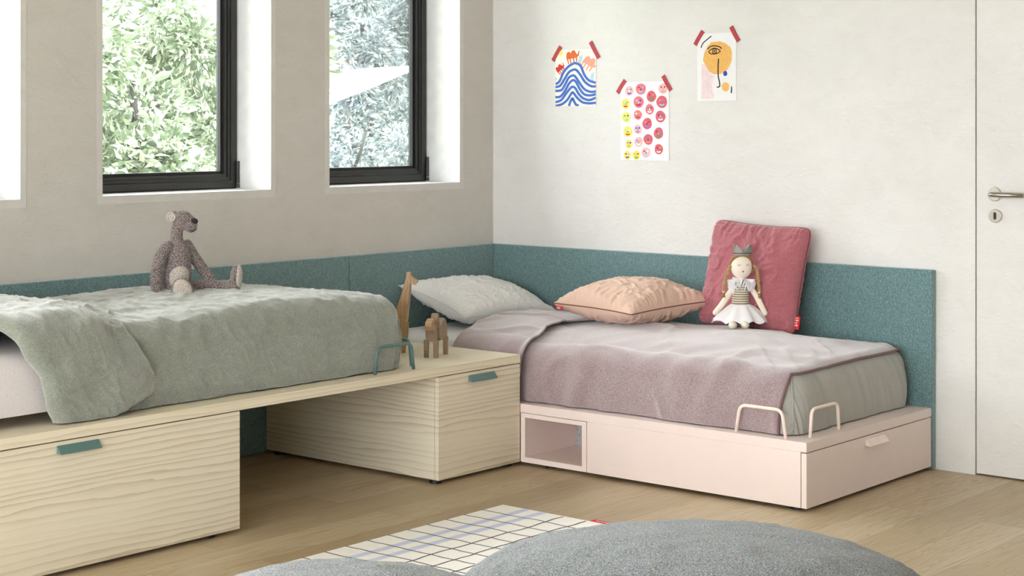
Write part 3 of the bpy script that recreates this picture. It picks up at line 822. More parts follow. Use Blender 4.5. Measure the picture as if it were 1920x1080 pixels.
def cap():
    vs = []; n = 26; m = 18
    for i in range(n+1):
        for k in range(m+1):
            a = PI*i/n                     # left to right over the top
            c = k/m                        # 0 front hairline -> 1 nape
            th = -.10+c*2.6
            x = .0475*math.cos(a); r_ = math.sin(a)
            vs.append(q(1391.5, 500)+Vector((x, .034*math.sin(th)*(.25+.75*r_)+.000, .0515*(r_*math.cos(th)*1.0+.05*(1-r_)))))
    return vs, [(i*(m+1)+k, (i+1)*(m+1)+k, (i+1)*(m+1)+k+1, i*(m+1)+k+1) for i in range(n) for k in range(m)]
vs, fs = cap(); mb.add(vs, fs)
pts = []
for i in range(25):
    a = PI*i/24; pts.append(q(1391.5, 500)+Vector((.0455*math.cos(a), -.008+.012*(1-math.sin(a)), .049*math.sin(a))))
mb.tube(pts, [.003+.005*math.sin(PI*i/24) for i in range(25)], 8)
o = mb.obj('hair', M['hair'], dl, smooth=True, world=False)
def braid(P, name='braid'):
    mb = MB(); n = 60
    def along(t):
        f_ = t*(len(P)-1); i = min(int(f_), len(P)-2); f_ -= i; return P[i]*(1-f_)+P[i+1]*f_
    for ph in (0, 2*PI/3, 4*PI/3):
        mb.tube([along(t)+Vector((math.cos(2*PI*t*7+ph)*.0042, math.sin(4*PI*t*7+2*ph)*.0022, 0)) for t in lerp(0, 1, n)], .0034, 7)
    o = mb.obj(name, M['braid'], dl, smooth=True, world=False); e = P[-1]
    mb = MB(); mb.tube([e+Vector((0, 0, .002)), e-Vector((0, 0, .003))], .0055, 12); mb.obj('hair_tie', M['tulle'], o, smooth=True, world=False)
    mb = MB()
    for k in range(7):
        a = 2*PI*k/7; mb.tube([e-Vector((0, 0, .003)), e+Vector((.003*math.cos(a), .003*math.sin(a), -.012)), e+Vector((.0065*math.cos(a)-.001, .004*math.sin(a), -.024))], [.0026, .003, .001], 6)
    mb.obj('tassel', M['hair'], o, smooth=True, world=False)
braid([q(1371, 497, -.004), q(1366, 508, -.010), q(1361, 520, -.014), q(1358, 532, -.018), q(1356, 545, -.020)])
braid([q(1415, 497, -.004), q(1420, 506, -.008), q(1422, 518, -.010), q(1423, 532, -.012), q(1424, 547, -.014)])
# crown: band with six points
mb = MB(); n = 96; cc = q(1393.5, 478, .0)
ro_, hh = .0345, .030
def cp(i, t):
    a = 2*PI*i/n; sp = abs(((i/n*4) % 1)*2-1); top = .012+.033*(1-sp)
    return cc+Vector((ro_*(1+.10*t)*math.sin(a), -ro_*.62*(1+.1*t)*math.cos(a), top*t))
vs = [cp(i, t) for i in range(n) for t in (0, .5, 1)]
mb.add(vs, [(3*i+k, 3*((i+1) % n)+k, 3*((i+1) % n)+k+1, 3*i+k+1) for i in range(n) for k in (0, 1)])
o = mb.obj('crown', M['crown'], dl, smooth=False, world=False); sd = o.modifiers.new('s', 'SOLIDIFY'); sd.thickness = .0016
mb = MB(); mb.tube([cc+Vector((ro_*1.04*math.sin(2*PI*i/40), -ro_*.655*math.cos(2*PI*i/40), .0085)) for i in range(40)], .0015, 6, closed=True)
mb.obj('crown_ribbon', M['ribbon'], o, smooth=True, world=False)
mb = MB(); mb.tube([q(1390.5, 535, .003), q(1390.5, 545, .003), q(1390, 562, .003), q(1390, 572, .003)], [.0325, .0335, .0335, .036], 28)
mb.obj('bodice', M['bodice'], dl, smooth=True, world=False)
# ruffled collar
mb = MB(); n = 140
def rf(i, t, lay):
    a = 2*PI*i/n; w = math.sin(a*12+lay*2)*.008+math.sin(a*7+lay)*.004
    rr = .016+t*(.034+w*.6); z = q(1393, 528-lay*6).z - t*.016*(1+lay*.3)+w*t*1.9+.004*t*math.cos(a*2)
    return Vector((q(1392, 0).x+rr*math.sin(a)*1.05, .002-rr*math.cos(a)*.72, z))
for lay in (0, 1, 2):
    vs = [rf(i, t/4., lay-1) for i in range(n) for t in range(5)]
    mb.add(vs, [(5*i+k, 5*((i+1) % n)+k, 5*((i+1) % n)+k+1, 5*i+k+1) for i in range(n) for k in range(4)])
o = mb.obj('ruffle_collar', M['tulle'], dl, smooth=True, world=False); sd = o.modifiers.new('s', 'SOLIDIFY'); sd.thickness = .001
# skirt: pleated cone flaring to the seat
mb = MB(); n = 168
def sk(i, t):
    a = 2*PI*i/n; pl = math.sin(a*9+.6)*.011+math.sin(a*4+1)*.006
    fl = t**.85; rx = .034+fl*(.078+pl); ry = .032+fl*(.030+pl*.45)
    z = q(0, 568).z-t*(.070+.006*math.sin(a*9+2.2)); return Vector((q(1390.5, 0).x+rx*math.sin(a)*1.0, .002-ry*math.cos(a)-(.020*fl if math.cos(a) > 0 else -.008*fl)*abs(math.cos(a)), max(z, .004)))
vs = [sk(i, t/12.) for i in range(n) for t in range(13)]
mb.add(vs, [(13*i+k, 13*((i+1) % n)+k, 13*((i+1) % n)+k+1, 13*i+k+1) for i in range(n) for k in range(12)])
o = mb.obj('tulle_skirt', M['tulle'], dl, smooth=True, world=False); sd = o.modifiers.new('s', 'SOLIDIFY'); sd.thickness = .001
for u in (1368, 1391):
    mb = MB(); mb.ell(q(u, 604, -.078), (.0165, .026, .0150)); mb.obj('shoe', M['shoe'], dl, smooth=True, world=False)
for u, sg in ((1384.5, 1), (1400.5, 1)):
    mb = MB(); pts = []
    def onface(u_, v_):
        p = q(u_, v_); dx = (u_-1391.5)*DS/.0435; dz = (500-v_)*DS/.0475
        return Vector((p.x, -.030*math.sqrt(max(0, 1-dx*dx-dz*dz))-.0006, p.z))
    for k in range(7):
        t = k/6.; pts.append(onface(u-2.6+5.2*t, 494+2*math.sin(PI*t)))
    mb.tube(pts, .0006, 5)
    for t in (.2, .5, .8): mb.tube([onface(u-2.6+5.2*t, 494+2*math.sin(PI*t)), onface(u-2.6+5.2*t+(t-.5)*2.5, 497.6)], .0004, 4)
    mb.obj('eye', M['knit_dark'], dl, smooth=True, world=False)
mb = MB(); c_ = onface(1392, 507.5)
poly = [(0, -.005), (.0035, 0), (.004, .0022), (.002, .0038), (0, .002), (-.002, .0038), (-.004, .0022), (-.0035, 0)]
mb.prism(poly, lambda p, k: Vector((c_.x+p[0]*.8, c_.y+.0015-.0022*k, c_.z+p[1]*.9))); mb.obj('mouth', M['lips'], dl, world=False)

# ------------------------------------------------------------------ wooden animals on the ash board
CS = 1/482.
cm = thing('toy_camel', 'small block-cut wooden camel standing on the ash board', 'toy animal', (-1.222, -.757, ZB), rotz=math.atan2(-.053, -.117))
# local X = forwards, Y = width, Z = up
def ext(mb, poly, y0, y1): return mb.prism(poly, lambda p, k: Vector((p[0], y0+(y1-y0)*k, p[1])))
mb = MB()
ext(mb, [(.052, .062), (.072, .066), (.078, .100), (.070, .128), (.048, .130), (.040, .080)], -.019, .019)      # chest and neck
ext(mb, [(.020, .070), (.050, .066), (.052, .110), (.028, .168), (.012, .168), (-.002, .110)], -.011, .014)     # front hump
ext(mb, [(-.072, .064), (.022, .062), (.030, .112), (-.008, .130), (-.030, .146), (-.050, .140), (-.072, .112)], -.022, .022)
mb.obj('body', M['toy_pale'], cm, bevel=.001, world=False)
mb = MB(); ext(mb, [(.064, .108), (.094, .110), (.104, .124), (.098, .140), (.070, .154), (.052, .148)], -.013, .013); mb.obj('head', M['toy_wood'], cm, bevel=.001, world=False)
for (x0, x1, yy) in ((.058, .074, -.0185), (.050, .070, .0185), (-.070, -.052, -.021), (-.062, -.044, .021)):
    mb = MB(); xa, xb = x0, x1
    ext(mb, [(xa+.002, 0), (xb-.002, 0), (xb+.001, .07), (xa-.001, .07)], yy-.0085, yy+.0085); mb.obj('leg', M['toy_pale'], cm, bevel=.0008, world=False)
GS = 1/472.
gf = thing('toy_giraffe', 'tall wooden giraffe with slanting neck behind the foot of the green duvet', 'toy animal', (-1.222, -.592, ZB), rotz=HEAD-R(12))
def g(u, v): return ((u-768)*GS, (663-v)*GS)
mb = MB()
ext(mb, [g(752, 612), g(768, 615), g(772, 600), g(776, 560), g(779, 520), g(778, 513), g(771, 513), g(771, 520), g(764, 545), g(752, 582), g(738, 592), g(734, 610), g(738, 626)], -.013, .013)
mb.obj('neck_and_body', M['toy_wood'], gf, bevel=.001, world=False)
mb = MB(); ext(mb, [g(772, 533), g(787, 536), g(792, 531), g(790, 527), g(777, 519), g(773, 520)], -.011, .011); mb.obj('head', M['toy_wood'], gf, bevel=.001, world=False)
mb = MB()
ext(mb, [g(764, 663), g(770, 663), g(776, 622), g(776, 606), g(768, 600), g(758, 600), g(762, 625)], -.024, -.013); mb.obj('front_leg', M['toy_wood'], gf, bevel=.001, world=False)
mb = MB(); ext(mb, [g(757, 663), g(763, 663), g(770, 622), g(769, 606), g(762, 600), g(752, 600), g(755, 625)], .013, .024); mb.obj('front_leg', M['toy_wood'], gf, bevel=.001, world=False)
for y0, y1, du in ((-.024, -.013, 0), (.013, .024, -5)):
    mb = MB(); ext(mb, [g(735+du, 663), g(741+du, 663), g(750+du, 622), g(750+du, 600), g(738+du, 598), g(734+du, 622)], y0, y1); mb.obj('rear_leg', M['toy_wood'], gf, bevel=.001, world=False)

# ------------------------------------------------------------------ drawings taped to the wall
C_ = {}
def ink(name, rgb): 
    if name not in C_: C_[name] = flat('ink_'+name, rgb, .8, var=.06, scale=60)
    return C_[name]
class Draw:
    """flat drawing on the wall plane x = 0; coordinates are photo-crop pixels mapped to metres on the paper"""
    def __init__(s, y0, y1, z0, z1, cu0, cu1, cv0, cv1, paper):
        s.y0, s.y1, s.z0, s.z1 = y0, y1, z0, z1; s.c = (cu0, cu1, cv0, cv1)
        s.mb = MB(); s.mats = [paper]; s.k = 0
        s.mb.box((-.0003, y0, z0), (-.0024, y1, z1), 0)
    def w(s, u, v):
        a, b, c, d = s.c; y = s.y0+(s.y1-s.y0)*(u-a)/(b-a); z = s.z1+(s.z0-s.z1)*(v-c)/(d-c)
        return y, z
    def m(s, mat):
        if mat not in s.mats: s.mats.append(mat)
        return s.mats.index(mat)
    def poly(s, pts, mat, clip=True, lv=1):
        x = -.0024-.00022*lv; P = []
        last = None
        for u, v in pts:
            if clip: u = min(max(u, s.c[0]), s.c[1]); v = min(max(v, s.c[2]), s.c[3])
            if last == (u, v): continue
            last = (u, v); y, z = s.w(u, v); P.append((x, y, z))
        # triangulate concave outlines
        bm = bmesh.new(); vv = [bm.verts.new(p) for p in P]
        try:
            f_ = bm.faces.new(vv); f_.normal_update(); bmesh.ops.triangulate(bm, faces=[f_])
            bm.verts.index_update(); s.mb.add([v.co[:] for v in bm.verts], [tuple(v.index for v in f_.verts) for f_ in bm.faces], s.m(mat))
        except ValueError: pass
        bm.free()
    def disc(s, u, v, ru, rv, mat, wob=.04, rot=0, lv=1):
        s.poly([(u+ru*(1+wob*math.sin(3*a+u))*math.cos(a), v+rv*(1+wob*math.cos(2*a+v))*math.sin(a)) for a in [2*PI*k/28 for k in range(28)]], mat, lv=lv)
    def stroke(s, pts, wd, mat, sm=4, lv=2):
        # Catmull-Rom then a ribbon
        P = []
        n = len(pts)
        for i in range(n-1):
            p0 = pts[max(i-1, 0)]; p1 = pts[i]; p2 = pts[i+1]; p3 = pts[min(i+2, n-1)]
            for k in range(sm):
                t = k/sm; P.append(tuple(.5*((2*p1[c])+(-p0[c]+p2[c])*t+(2*p0[c]-5*p1[c]+4*p2[c]-p3[c])*t*t+(-p0[c]+3*p1[c]-3*p2[c]+p3[c])*t**3) for c in (0, 1)))
        P.append(pts[-1]); x = -.0024-.00022*lv; vs = []
        for i, p in enumerate(P):
            a = P[max(i-1, 0)]; b_ = P[min(i+1, len(P)-1)]; dx, dy = b_[0]-a[0], b_[1]-a[1]; L = math.hypot(dx, dy) or 1
            for sg in (-1, 1):
                u, v = p[0]-sg*dy/L*wd/2, p[1]+sg*dx/L*wd/2
                u = min(max(u, s.c[0]), s.c[1]); v = min(max(v, s.c[2]), s.c[3])
                y, z = s.w(u, v); vs.append((x, y, z))
        s.mb.add(vs, [(2*i, 2*i+1, 2*i+3, 2*i+2) for i in range(len(P)-1)], s.m(mat))
    def finish(s, label, tapes):
        t = thing('drawing', label, 'drawing', (0, (s.y0+s.y1)/2, s.z0), group='childrens drawings taped to the wall')
        s.mb.obj('paper', s.mats, t)
        for (a, b_) in tapes:
            (ya, za), (yb, zb) = s.w(*a), s.w(*b_); mb = MB(); d_ = Vector((0, yb-ya, zb-za)).normalized(); n_ = Vector((0, -d_.z, d_.y))*.0095
            A = Vector((0, ya, za)); B_ = Vector((0, yb, zb))
            xx = -.0046
            mid = (A+B_)/2+n_*.12
            front = [A-n_, mid-n_, B_-n_, B_+n_, mid+n_, A+n_]
            mb.add([p+Vector((xx, 0, 0)) for p in front]+[p+Vector((-.0006, 0, 0)) for p in front], [(0,1,4,5), (1,2,3,4), (0,6,7,1), (1,7,8,2), (2,8,9,3), (3,9,10,4), (4,10,11,5), (5,11,6,0)])
            mb.obj('tape_strip', M['tape'], t)
M['tape'] = flat('red_paper_tape', (176, 58, 66), .7, var=.08, scale=80)
paper1 = flat('cream_paper', (250, 244, 228), .85, var=.01); paper2 = flat('white_paper', (244, 243, 242), .85, var=.01); paper3 = flat('cool_white_paper', (236, 236, 236), .85, var=.01)
# drawing 1 (crop coordinates of a 864x1080 view)
d1 = Draw(-.3799, -.6136, 1.4225, 1.6800, 158, 703, 262, 1003, paper1)
blue = ink('blue', (66, 108, 190))
d1.disc(228, 300, 34, 40, ink('yellow', (244, 226, 120)))
def beast(d, x, y, s_, rot, mat, humps=2):
    """two-humped animal with raised head and four legs"""
    P = [(-60, 20), (-58, -10), (-50, -40), (-30, -55), (-8, -48), (0, -30), (8, -52), (30, -66), (52, -56), (62, -30), (74, -8), (86, -20), (92, -42), (104, -48), (110, -40), (102, -30), (98, -8), (88, 14), (70, 22),
         (66, 78), (54, 78), (50, 28), (34, 28), (32, 84), (20, 84), (16, 30), (-8, 30), (-6, 90), (-18, 90), (-24, 32), (-40, 34), (-32, 92), (-44, 92), (-54, 40)]
    c, s__ = math.cos(rot), math.sin(rot)
    d.poly([(x+s_*(p[0]*c-p[1]*s__), y+s_*(p[0]*s__+p[1]*c)) for p in P], mat)
beast(d1, 372, 345, 1.12, -.12, ink('orange', (216, 104, 52)))
beast(d1, 214, 510, .82, -.62, ink('scarlet', (204, 46, 42)))
beast(d1, 606, 430, 1.25, .62, ink('salmon', (226, 160, 140)))
sky = ink('sky', (168, 206, 232)); blk = ink('black', (24, 24, 26))
for (x, y, a) in ((497, 392, .2), (655, 622, .15)):
    c, s__ = math.cos(a), math.sin(a)
    d1.poly([(x+p*c-q_*s__, y+p*s__+q_*c) for p, q_ in ((-22, -38), (22, -38), (22, 38), (-22, 38))], sky, lv=2)
    for dx in (-12, 14): d1.stroke([(x+dx*c-34*s__, y+dx*s__+34*c), (x+dx*c-56*s__, y+dx*s__+56*c)], 5, blk)
    d1.stroke([(x+8, y-38), (x+16, y-52), (x+26, y-46)], 4, blk)
d1.poly([(158, 610), (190, 650), (158, 672)], sky)
for pts in ([(158,712),(215,672),(268,560),(330,488),(400,446),(440,442),(500,478),(548,590),(610,668),(703,703)],
            [(158,750),(225,730),(280,650),(340,560),(400,526),(445,532),(500,600),(560,690),(640,745),(703,748)],
            [(158,800),(240,790),(290,720),(340,630),(400,600),(440,630),(500,720),(560,790),(640,820),(703,812)],
            [(158,882),(225,875),(290,800),(350,700),(400,662),(440,690),(490,780),(550,850),(630,865),(703,850)],
            [(158,950),(240,920),(310,830),(370,760),(400,750),(430,770),(480,850),(540,905),(620,925),(703,895)],
            [(158,1000),(250,975),(320,920),(370,845),(395,822),(420,850),(460,900),(530,955),(620,968),(703,962)],
            [(342,1003),(365,940),(392,902),(412,940),(440,985),(478,996)]):
    d1.stroke(pts, 33, blue, 6, 3)
d1.finish('drawing of camels on blue wavy stripes, taped nearest the corner', [((232, 215), (125, 400)), ((632, 168), (740, 380))])
# drawing 2 (780x1080 view)
d2 = Draw(-.7520, -1.0112, 1.181, 1.5268, 120, 657, 140, 1025, paper2)
rose = ink('rose', (222, 120, 130)); rose2 = ink('rose_deep', (212, 96, 112)); rosel = ink('rose_light', (240, 186, 190)); yel = ink('lemon', (240, 220, 96))
cols = {'r': ink('dot_red', (196, 30, 50)), 'g': ink('dot_green', (40, 160, 90)), 'b': ink('dot_blue', (50, 60, 190)), 'w': ink('dot_white', (245, 248, 250)), 'c': ink('dot_cyan', (150, 205, 235)), 'o': ink('dot_ochre', (220, 160, 90)), 'v': ink('dot_violet', (150, 120, 190)), 't': ink('dot_teal', (110, 200, 170)), 'm': ink('dot_wine', (150, 30, 70))}
faces = [(219,240,48,57,rosel,'ogb'),(349,220,57,65,rose,'rtc'),(595,220,50,62,rosel,'rro'),(466,305,53,62,rose2,'rog'),(177,387,48,58,yel,'cvr'),(323,368,58,64,rose,'cbm'),(583,368,60,68,rose2,'oac'),
         (447,450,48,58,rose,'grw'),(185,540,48,62,yel,'gbt'),(316,513,46,54,rose,'wor'),(567,532,56,65,rose2,'bgw'),(420,611,53,65,rose2,'orv'),(202,703,52,62,yel,'cwr'),(315,677,44,54,rosel,'bbv'),(546,718,52,65,rose2,'mvg'),
         (215,843,40,52,yel,'vbo'),(324,818,48,58,rosel,'vow'),(431,790,52,60,rose2,'gvo'),(548,898,46,60,rose2,'row'),(196,970,42,50,yel,'rcb'),(299,970,45,53,yel,'org'),(406,938,50,57,rosel,'rwc')]
for (u, v, a, b_, m_, c) in faces:
    c = c.replace('a', 'v')
    d2.disc(u, v, a, b_, m_)
    d2.disc(u-a*.38, v-b_*.28, 10, 10, cols[c[0]], lv=2); d2.disc(u+a*.36, v-b_*.30, 10, 10, cols[c[1]], lv=2)
    d2.disc(u, v+b_*.05, 7, 12, cols[random.choice('gbwtc')], lv=2)
    d2.stroke([(u-a*.42, v+b_*.38), (u-a*.2, v+b_*.52), (u+a*.15, v+b_*.54), (u+a*.42, v+b_*.36)], 14, cols[c[2]])
d2.finish('sheet of pink and yellow smiley faces, the middle and lowest drawing', [((172, 118), (84, 260)), ((596, 76), (682, 240))])
# drawing 3 (742x1080 view)
d3 = Draw(-1.1600, -1.3556, 1.4400, 1.7290, 105, 607, 150, 1000, paper3)
och = ink('ochre', (232, 180, 100))
d3.poly([(163,540),(200,535),(240,600),(290,670),(335,690),(310,740),(298,800),(305,870),(325,930),(322,972),(160,975)], ink('blush', (232, 212, 216)))
d3.poly([(290,262),(400,256),(470,280),(535,330),(558,400),(552,500),(520,580),(470,640),(400,668),(320,665),(262,630),(225,570),(182,490),(196,400),(240,310)], och, lv=2)
d3.stroke([(240,350),(285,315),(350,312),(400,325),(424,350)], 14, blk, lv=3)
d3.stroke([(255,385),(290,352),(335,340),(380,355),(406,380),(370,404),(320,412),(280,405),(255,385)], 13, blk, lv=3)
d3.disc(332, 378, 31, 38, blk, lv=4); d3.disc(332, 378, 20, 26, och, lv=5); d3.disc(332, 378, 13, 18, blk, lv=6); d3.disc(332, 378, 5, 7, och, lv=7)
d3.stroke([(386,472),(380,560),(380,680),(395,760),(400,810),(390,826),(362,830)], 15, blk, lv=3)
d3.stroke([(155,330),(180,275),(225,235),(292,185)], 13, blk, lv=3)
d3.disc(471, 660, 26, 34, ink('cobalt', (44, 66, 190)), lv=3); d3.disc(475, 828, 48, 58, och)
d3.poly([(545,830),(556,812),(560,850),(558,905),(540,908)], blk)
d3.finish('abstract face with one eye on an ochre disc, the drawing nearest the door', [((182, 118), (78, 290)), ((546, 78), (644, 262))])

# ------------------------------------------------------------------ rug
RX, RY = -1.575, -1.397
rg = thing('rug', 'cream flat-woven rug with dark grid lines and pale blue stripes', 'rug', (-2.6, -2.3, 0))
M['rug_cream'] = fabric('cream_rug_wool', (246, 241, 234), grain=.10, scale=260, bump=.8)
M['rug_ink'] = fabric('navy_rug_yarn', (44, 46, 58), grain=.3, scale=200, bump=.8)
M['rug_blue'] = fabric('pale_blue_rug_yarn', (200, 206, 232), grain=.08, scale=200, bump=.8)
X0R, Y1R = -3.9, -3.35
mb = MB(); mb.box((X0R, Y1R, .0005), (RX, RY, .009)); mb.obj('rug_field', M['rug_cream'], rg, bevel=.003)
def rstripe(pts, w, z=.0094):
    vs = []
    for i, p in enumerate(pts):
        a = pts[max(i-1, 0)]; b_ = pts[min(i+1, len(pts)-1)]; d_ = (Vector(b_)-Vector(a)).normalized(); n_ = Vector((-d_.y, d_.x))*w/2
        vs += [(p[0]+n_.x, p[1]+n_.y, z), (p[0]-n_.x, p[1]-n_.y, z)]
    return vs, [(2*i, 2*i+1, 2*i+3, 2*i+2) for i in range(len(pts)-1)]
mb = MB(); ml = MB()
for yc in (-1.512, -1.584): mb.add(*rstripe([(x, yc+.003*nz(x*5, yc*9)) for x in lerp(RX-.002, X0R+.02, 80)], .030, .0092))
mb.obj('blue_stripes', M['rug_blue'], rg)
for k, yc in enumerate([-1.677, -1.771, -1.864, -1.957, -2.05, -2.143, -2.236, -2.33, -2.42, -2.51, -2.6, -2.7, -2.8, -2.9, -3.0, -3.1, -3.2]):
    ml.add(*rstripe([(x, yc+.009*nz(x*7, k*3.1)+.004*nz(x*20, k)) for x in lerp(RX-.012, X0R+.02, 160)], .0072))
for k in range(24):
    xc = -1.685-.0935*k
    ml.add(*rstripe([(xc+.009*nz(y*7, k*2.3)+.004*nz(y*20, k), y) for y in lerp(RY-.001, Y1R+.02, 140)], .0062, .0096))
ml.obj('grid_lines', M['rug_ink'], rg)
mb = MB(); mb.box((RX-.004, -1.785, .006), (RX+.022, -1.868, .0105)); 
for k in range(5): mb.box((RX+.004, -1.802-.011*k, .0106), (RX+.013, -1.807-.011*k, .0109), 1)
mb.obj('woven_tag', [M['red_tag'], M['white_print']], rg)

# ------------------------------------------------------------------ floor cushions
def bag(label, u, dd, rx, ry, h, seed, rot, dent):
    fx, fy = math.cos(YAW), math.sin(YAW); rx_, ry_ = math.sin(YAW), -math.cos(YAW)
    s_ = (u-960)/FPX
    X, Y = CX+(fx+rx_*s_)*dd, CY+(fy+ry_*s_)*dd
    t = thing('floor_cushion', label, 'floor cushion', (X, Y, .011), rotz=HEAD+rot, group='grey floor cushions')
    vs = []; n, m = 150, 80
    for i in range(m+1):
        th = PI*i/m
        for k in range(n):
            a = 2*PI*k/n; x, y, z = math.sin(th)*math.cos(a), math.sin(th)*math.sin(a), math.cos(th)
            zz = z*.62 if z < 0 else z
            rr = 1+dent(x, y)+.035*nz(x*1.6, y*1.6, z*1.6, seed)
            q_ = nz(x*3.5+z, y*5, z*4, seed+1); wr = .020*max(0, 1-abs(q_)*4)-.012*max(0, 1-abs(nz(x*2.5-z*2, y*3+z, x, seed+3))*6)
            rr += wr
            sx = math.copysign(abs(x)**.95, x); sy = math.copysign(abs(y)**.95, y)
            vs.append(Vector((sx*rx*rr, sy*ry*rr, h*.40+(zz*h*.60 if z >= 0 else zz*h*.64)*rr)))
    vs = [Vector((v.x, v.y, max(v.z, .0))) for v in vs]
    fs = [(i*n+k, (i+1)*n+k, (i+1)*n+(k+1) % n, i*n+(k+1) % n) for i in range(m) for k in range(n)]
    MB().add(vs, fs).obj('cushion_cover', M['melange'], t, smooth=True, world=False)
    return t
bag('large grey melange floor cushion at the bottom right, partly on the rug', 1318, 4.15, .60, .42, .332, 40, 0, lambda x, y: -.04*x)
bag('grey melange floor cushion at the bottom edge, left of the larger one', 655, 3.55, .46, .36, .396, 50, 0, lambda x, y: 0)

# ------------------------------------------------------------------ garden outside the windows
def shrub(name, label, cx, cy, rx, ry, z0, z1, n, ls, mat, group, seed, elong=2.4):
    rnd = random.Random(seed)
    t = thing(name, label, 'shrub' if 'shrub' in name else 'tree', (cx, cy, -.3), group=group)
    vs = []; fs = []
    # clumps
    cl = [(rnd.uniform(-1, 1), rnd.uniform(-1, 1), rnd.uniform(0, 1), rnd.uniform(.16, .34)) for _ in range(46)]
    for _ in range(n):
        c = rnd.choice(cl)
        while True:
            d_ = Vector((rnd.gauss(0, 1), rnd.gauss(0, 1), rnd.gauss(0, 1)))
            if d_.length > .1: break
        d_.normalize(); rr = c[3]*rnd.uniform(.75, 1.05)
        p = Vector((cx+rx*(c[0]+d_.x*rr), cy+ry*(c[1]+d_.y*rr), z0+(z1-z0)*c[2]+d_.z*rr*min(rx, 1.1)))
        if p.z < -.25: p.z = -.25+rnd.random()*.3
        ax = (d_+Vector((rnd.uniform(-1, 1), rnd.uniform(-1, 1), rnd.uniform(-1.0, .5)))*.8).normalized()
        sd = ax.cross(Vector((rnd.uniform(-1, 1), rnd.uniform(-1, 1), rnd.uniform(-1, 1)))).normalized()
        L = ls*rnd.uniform(.7, 1.3); W = L/elong; nn = ax.cross(sd)
        o = len(vs)
        vs += [p, p+ax*L*.35+sd*W*.5+nn*L*.06, p+ax*L-nn*L*.10, p+ax*L*.35-sd*W*.5+nn*L*.06]
        fs.append((o, o+1, o+2, o+3))
    me = bpy.data.meshes.new('foliage'); L0 = Vector(t.location)
    me.from_pydata([tuple(v-L0) for v in vs], [], fs); me.materials.append(mat)
    o = bpy.data.objects.new('foliage', me); COL.objects.link(o); o.parent = t
    mb = MB(); mb.tube([(cx, cy, -.3), (cx+.05, cy, z0+.3), (cx-.05, cy+.05, z0+(z1-z0)*.8)], [.06, .045, .02], 8)
    for k in range(5): mb.tube([(cx, cy, z0+.1+.2*k), (cx+rx*.22*math.cos(k*2), cy+ry*.3*math.sin(k*2), z0+.4+.25*k)], [.02, .006], 6)
    mb.obj('trunk', M['bark'], t, smooth=True)
mb = MB(); mb.box((-14, .34, -.45), (22, 24, -.3)); tag(mb.obj('lawn', M['grass']), 'lawn seen outside the windows', 'lawn')['kind'] = 'structure'
G1 = 'broad-leaved shrubs outside the first windows'; G2_ = 'fine-leaved trees outside the right window'
shrub('garden_shrub', 'bright broad-leaved shrub filling the middle window', .95, 3.9, 1.0, .7, -.1, 2.2, 20000, .085, M['leaf_a'], G1, 1)
shrub('garden_shrub', 'broad-leaved shrub further back behind the middle window', 1.5, 5.6, 1.0, .7, .0, 2.35, 17000, .09, M['leaf_a'], G1, 2)
shrub('garden_shrub', 'broad-leaved shrub outside the leftmost window', -1.6, 3.4, .9, .7, -.1, 1.9, 9000, .09, M['leaf_a'], G1, 3)
shrub('garden_tree', 'blue-grey fine-leaved tree filling the upper part of the right window', 6.9, 7.7, 1.15, .6, .9, 2.8, 26000, .075, M['leaf_b'], G2_, 4)
shrub('garden_tree', 'pale fine-leaved bush low in the right window above the fence', 5.2, 6.2, .85, .35, .2, 1.15, 12000, .06, M['leaf_b'], G2_, 5)
shrub('garden_tree', 'blue-grey tree furthest back in the right window', 9.7, 10.6, 1.8, .8, .2, 3.2, 26000, .10, M['leaf_b'], G2_, 6)
# pale canvas sail in front of the trees
mb = MB(); n = 24; vs = []
for i in range(n+1):
    u = i/n; x = 3.1+1.87*u
    zt_ = 1.56+.305*u+.06*math.sin(PI*u); zb_ = 1.30+.565*u**1.25
    for k in range(7):
        t = k/6; z = zb_+(zt_-zb_)*t; vs.append((x, 5.35+.5*t*(1-u*.8)-.25*u, min(z, zt_)))
mb.add(vs, [(i*7+k, (i+1)*7+k, (i+1)*7+k+1, i*7+k+1) for i in range(n) for k in range(6)])
o = mb.obj('shade_sail', M['canvas'], smooth=True); sd = o.modifiers.new('s', 'SOLIDIFY'); sd.thickness = .006
tag(o, 'cream canvas shade sail in front of the trees in the right window', 'shade sail')
fe = thing('picket_fence', 'white picket fence at the foot of the trees in the right window', 'fence', (4.4, 5.3, -.3))
mb = MB(); mb.box((3.2, 5.31, .45), (5.9, 5.34, .53)); mb.box((3.2, 5.31, .80), (5.9, 5.34, .86)); mb.obj('rail', M['fence'], fe)
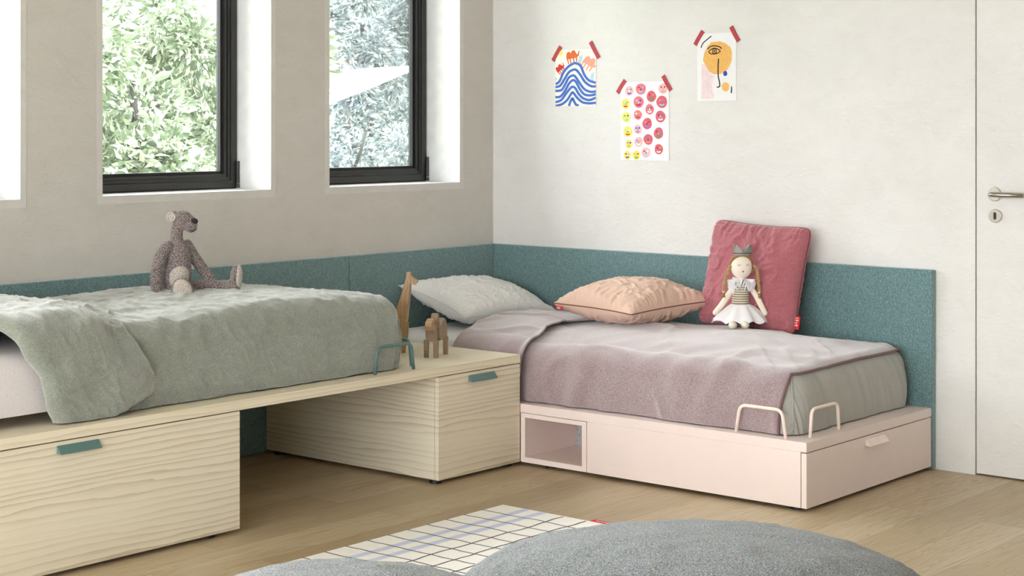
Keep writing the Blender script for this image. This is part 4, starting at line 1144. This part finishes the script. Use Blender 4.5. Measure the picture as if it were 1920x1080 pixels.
for k in range(34):
    x = 3.24+.078*k; mb = MB(); mb.prism([(x, -.3), (x+.045, -.3), (x+.045, .93), (x+.0225, .955), (x, .93)], lambda p, k_: (p[0], 5.285+.022*k_, p[1])); mb.obj('picket', M['fence'], fe)

# ------------------------------------------------------------------ light
w = bpy.data.worlds.new('sky'); scn.world = w; w.use_nodes = True
nt = w.node_tree; bg = nt.nodes['Background']
tc = nt.nodes.new('ShaderNodeTexCoord'); sp = nt.nodes.new('ShaderNodeSeparateXYZ'); nt.links.new(tc.outputs['Generated'], sp.inputs[0])
rp = nt.nodes.new('ShaderNodeValToRGB'); nt.links.new(sp.outputs[2], rp.inputs[0])
cr = rp.color_ramp; cr.elements[0].position = .0; cr.elements[0].color = (.49, .505, .53, 1); cr.elements[1].position = .45; cr.elements[1].color = (.965, .985, 1.0, 1)
nt.links.new(rp.outputs[0], bg.inputs[0]); bg.inputs[1].default_value = 26.0
def area(name, loc, rot, sx, sy, power, col=(1, 1, 1)):
    l = bpy.data.lights.new(name, 'AREA'); l.shape = 'RECTANGLE'; l.size = sx; l.size_y = sy; l.energy = power; l.color = col
    o = bpy.data.objects.new(name, l); COL.objects.link(o); o.location = loc; o.rotation_euler = rot; return o
# daylight coming in through the wide glazed opening at the far side of the room
area('daylight_opening', (XL+.05, -3.4, 1.45), (0, R(-90), 0), 2.3, 5.6, 85, (.97, .985, 1))
for k, (a, b_) in enumerate(WALLX):
    p = area('window_portal', ((a+b_)/2, .34, (ZS+ZT)/2), (R(-90), 0, 0), b_-a, ZT-ZS, 1); p.data.cycles.is_portal = True
sun = bpy.data.lights.new('sun', 'SUN'); sun.energy = 4; sun.angle = R(2); sun.color = (1, .96, .88)
so = bpy.data.objects.new('sun', sun); COL.objects.link(so); so.rotation_euler = (R(50), 0, R(-150))

scn.view_settings.view_transform = 'Standard'; scn.view_settings.look = 'None'; scn.view_settings.gamma = 1
scn.view_settings.exposure = -.78; scn.view_settings.use_curve_mapping = False
scn.cycles.use_denoising = True
scn.cycles.max_bounces = 10; scn.cycles.diffuse_bounces = 6; scn.cycles.transparent_max_bounces = 12
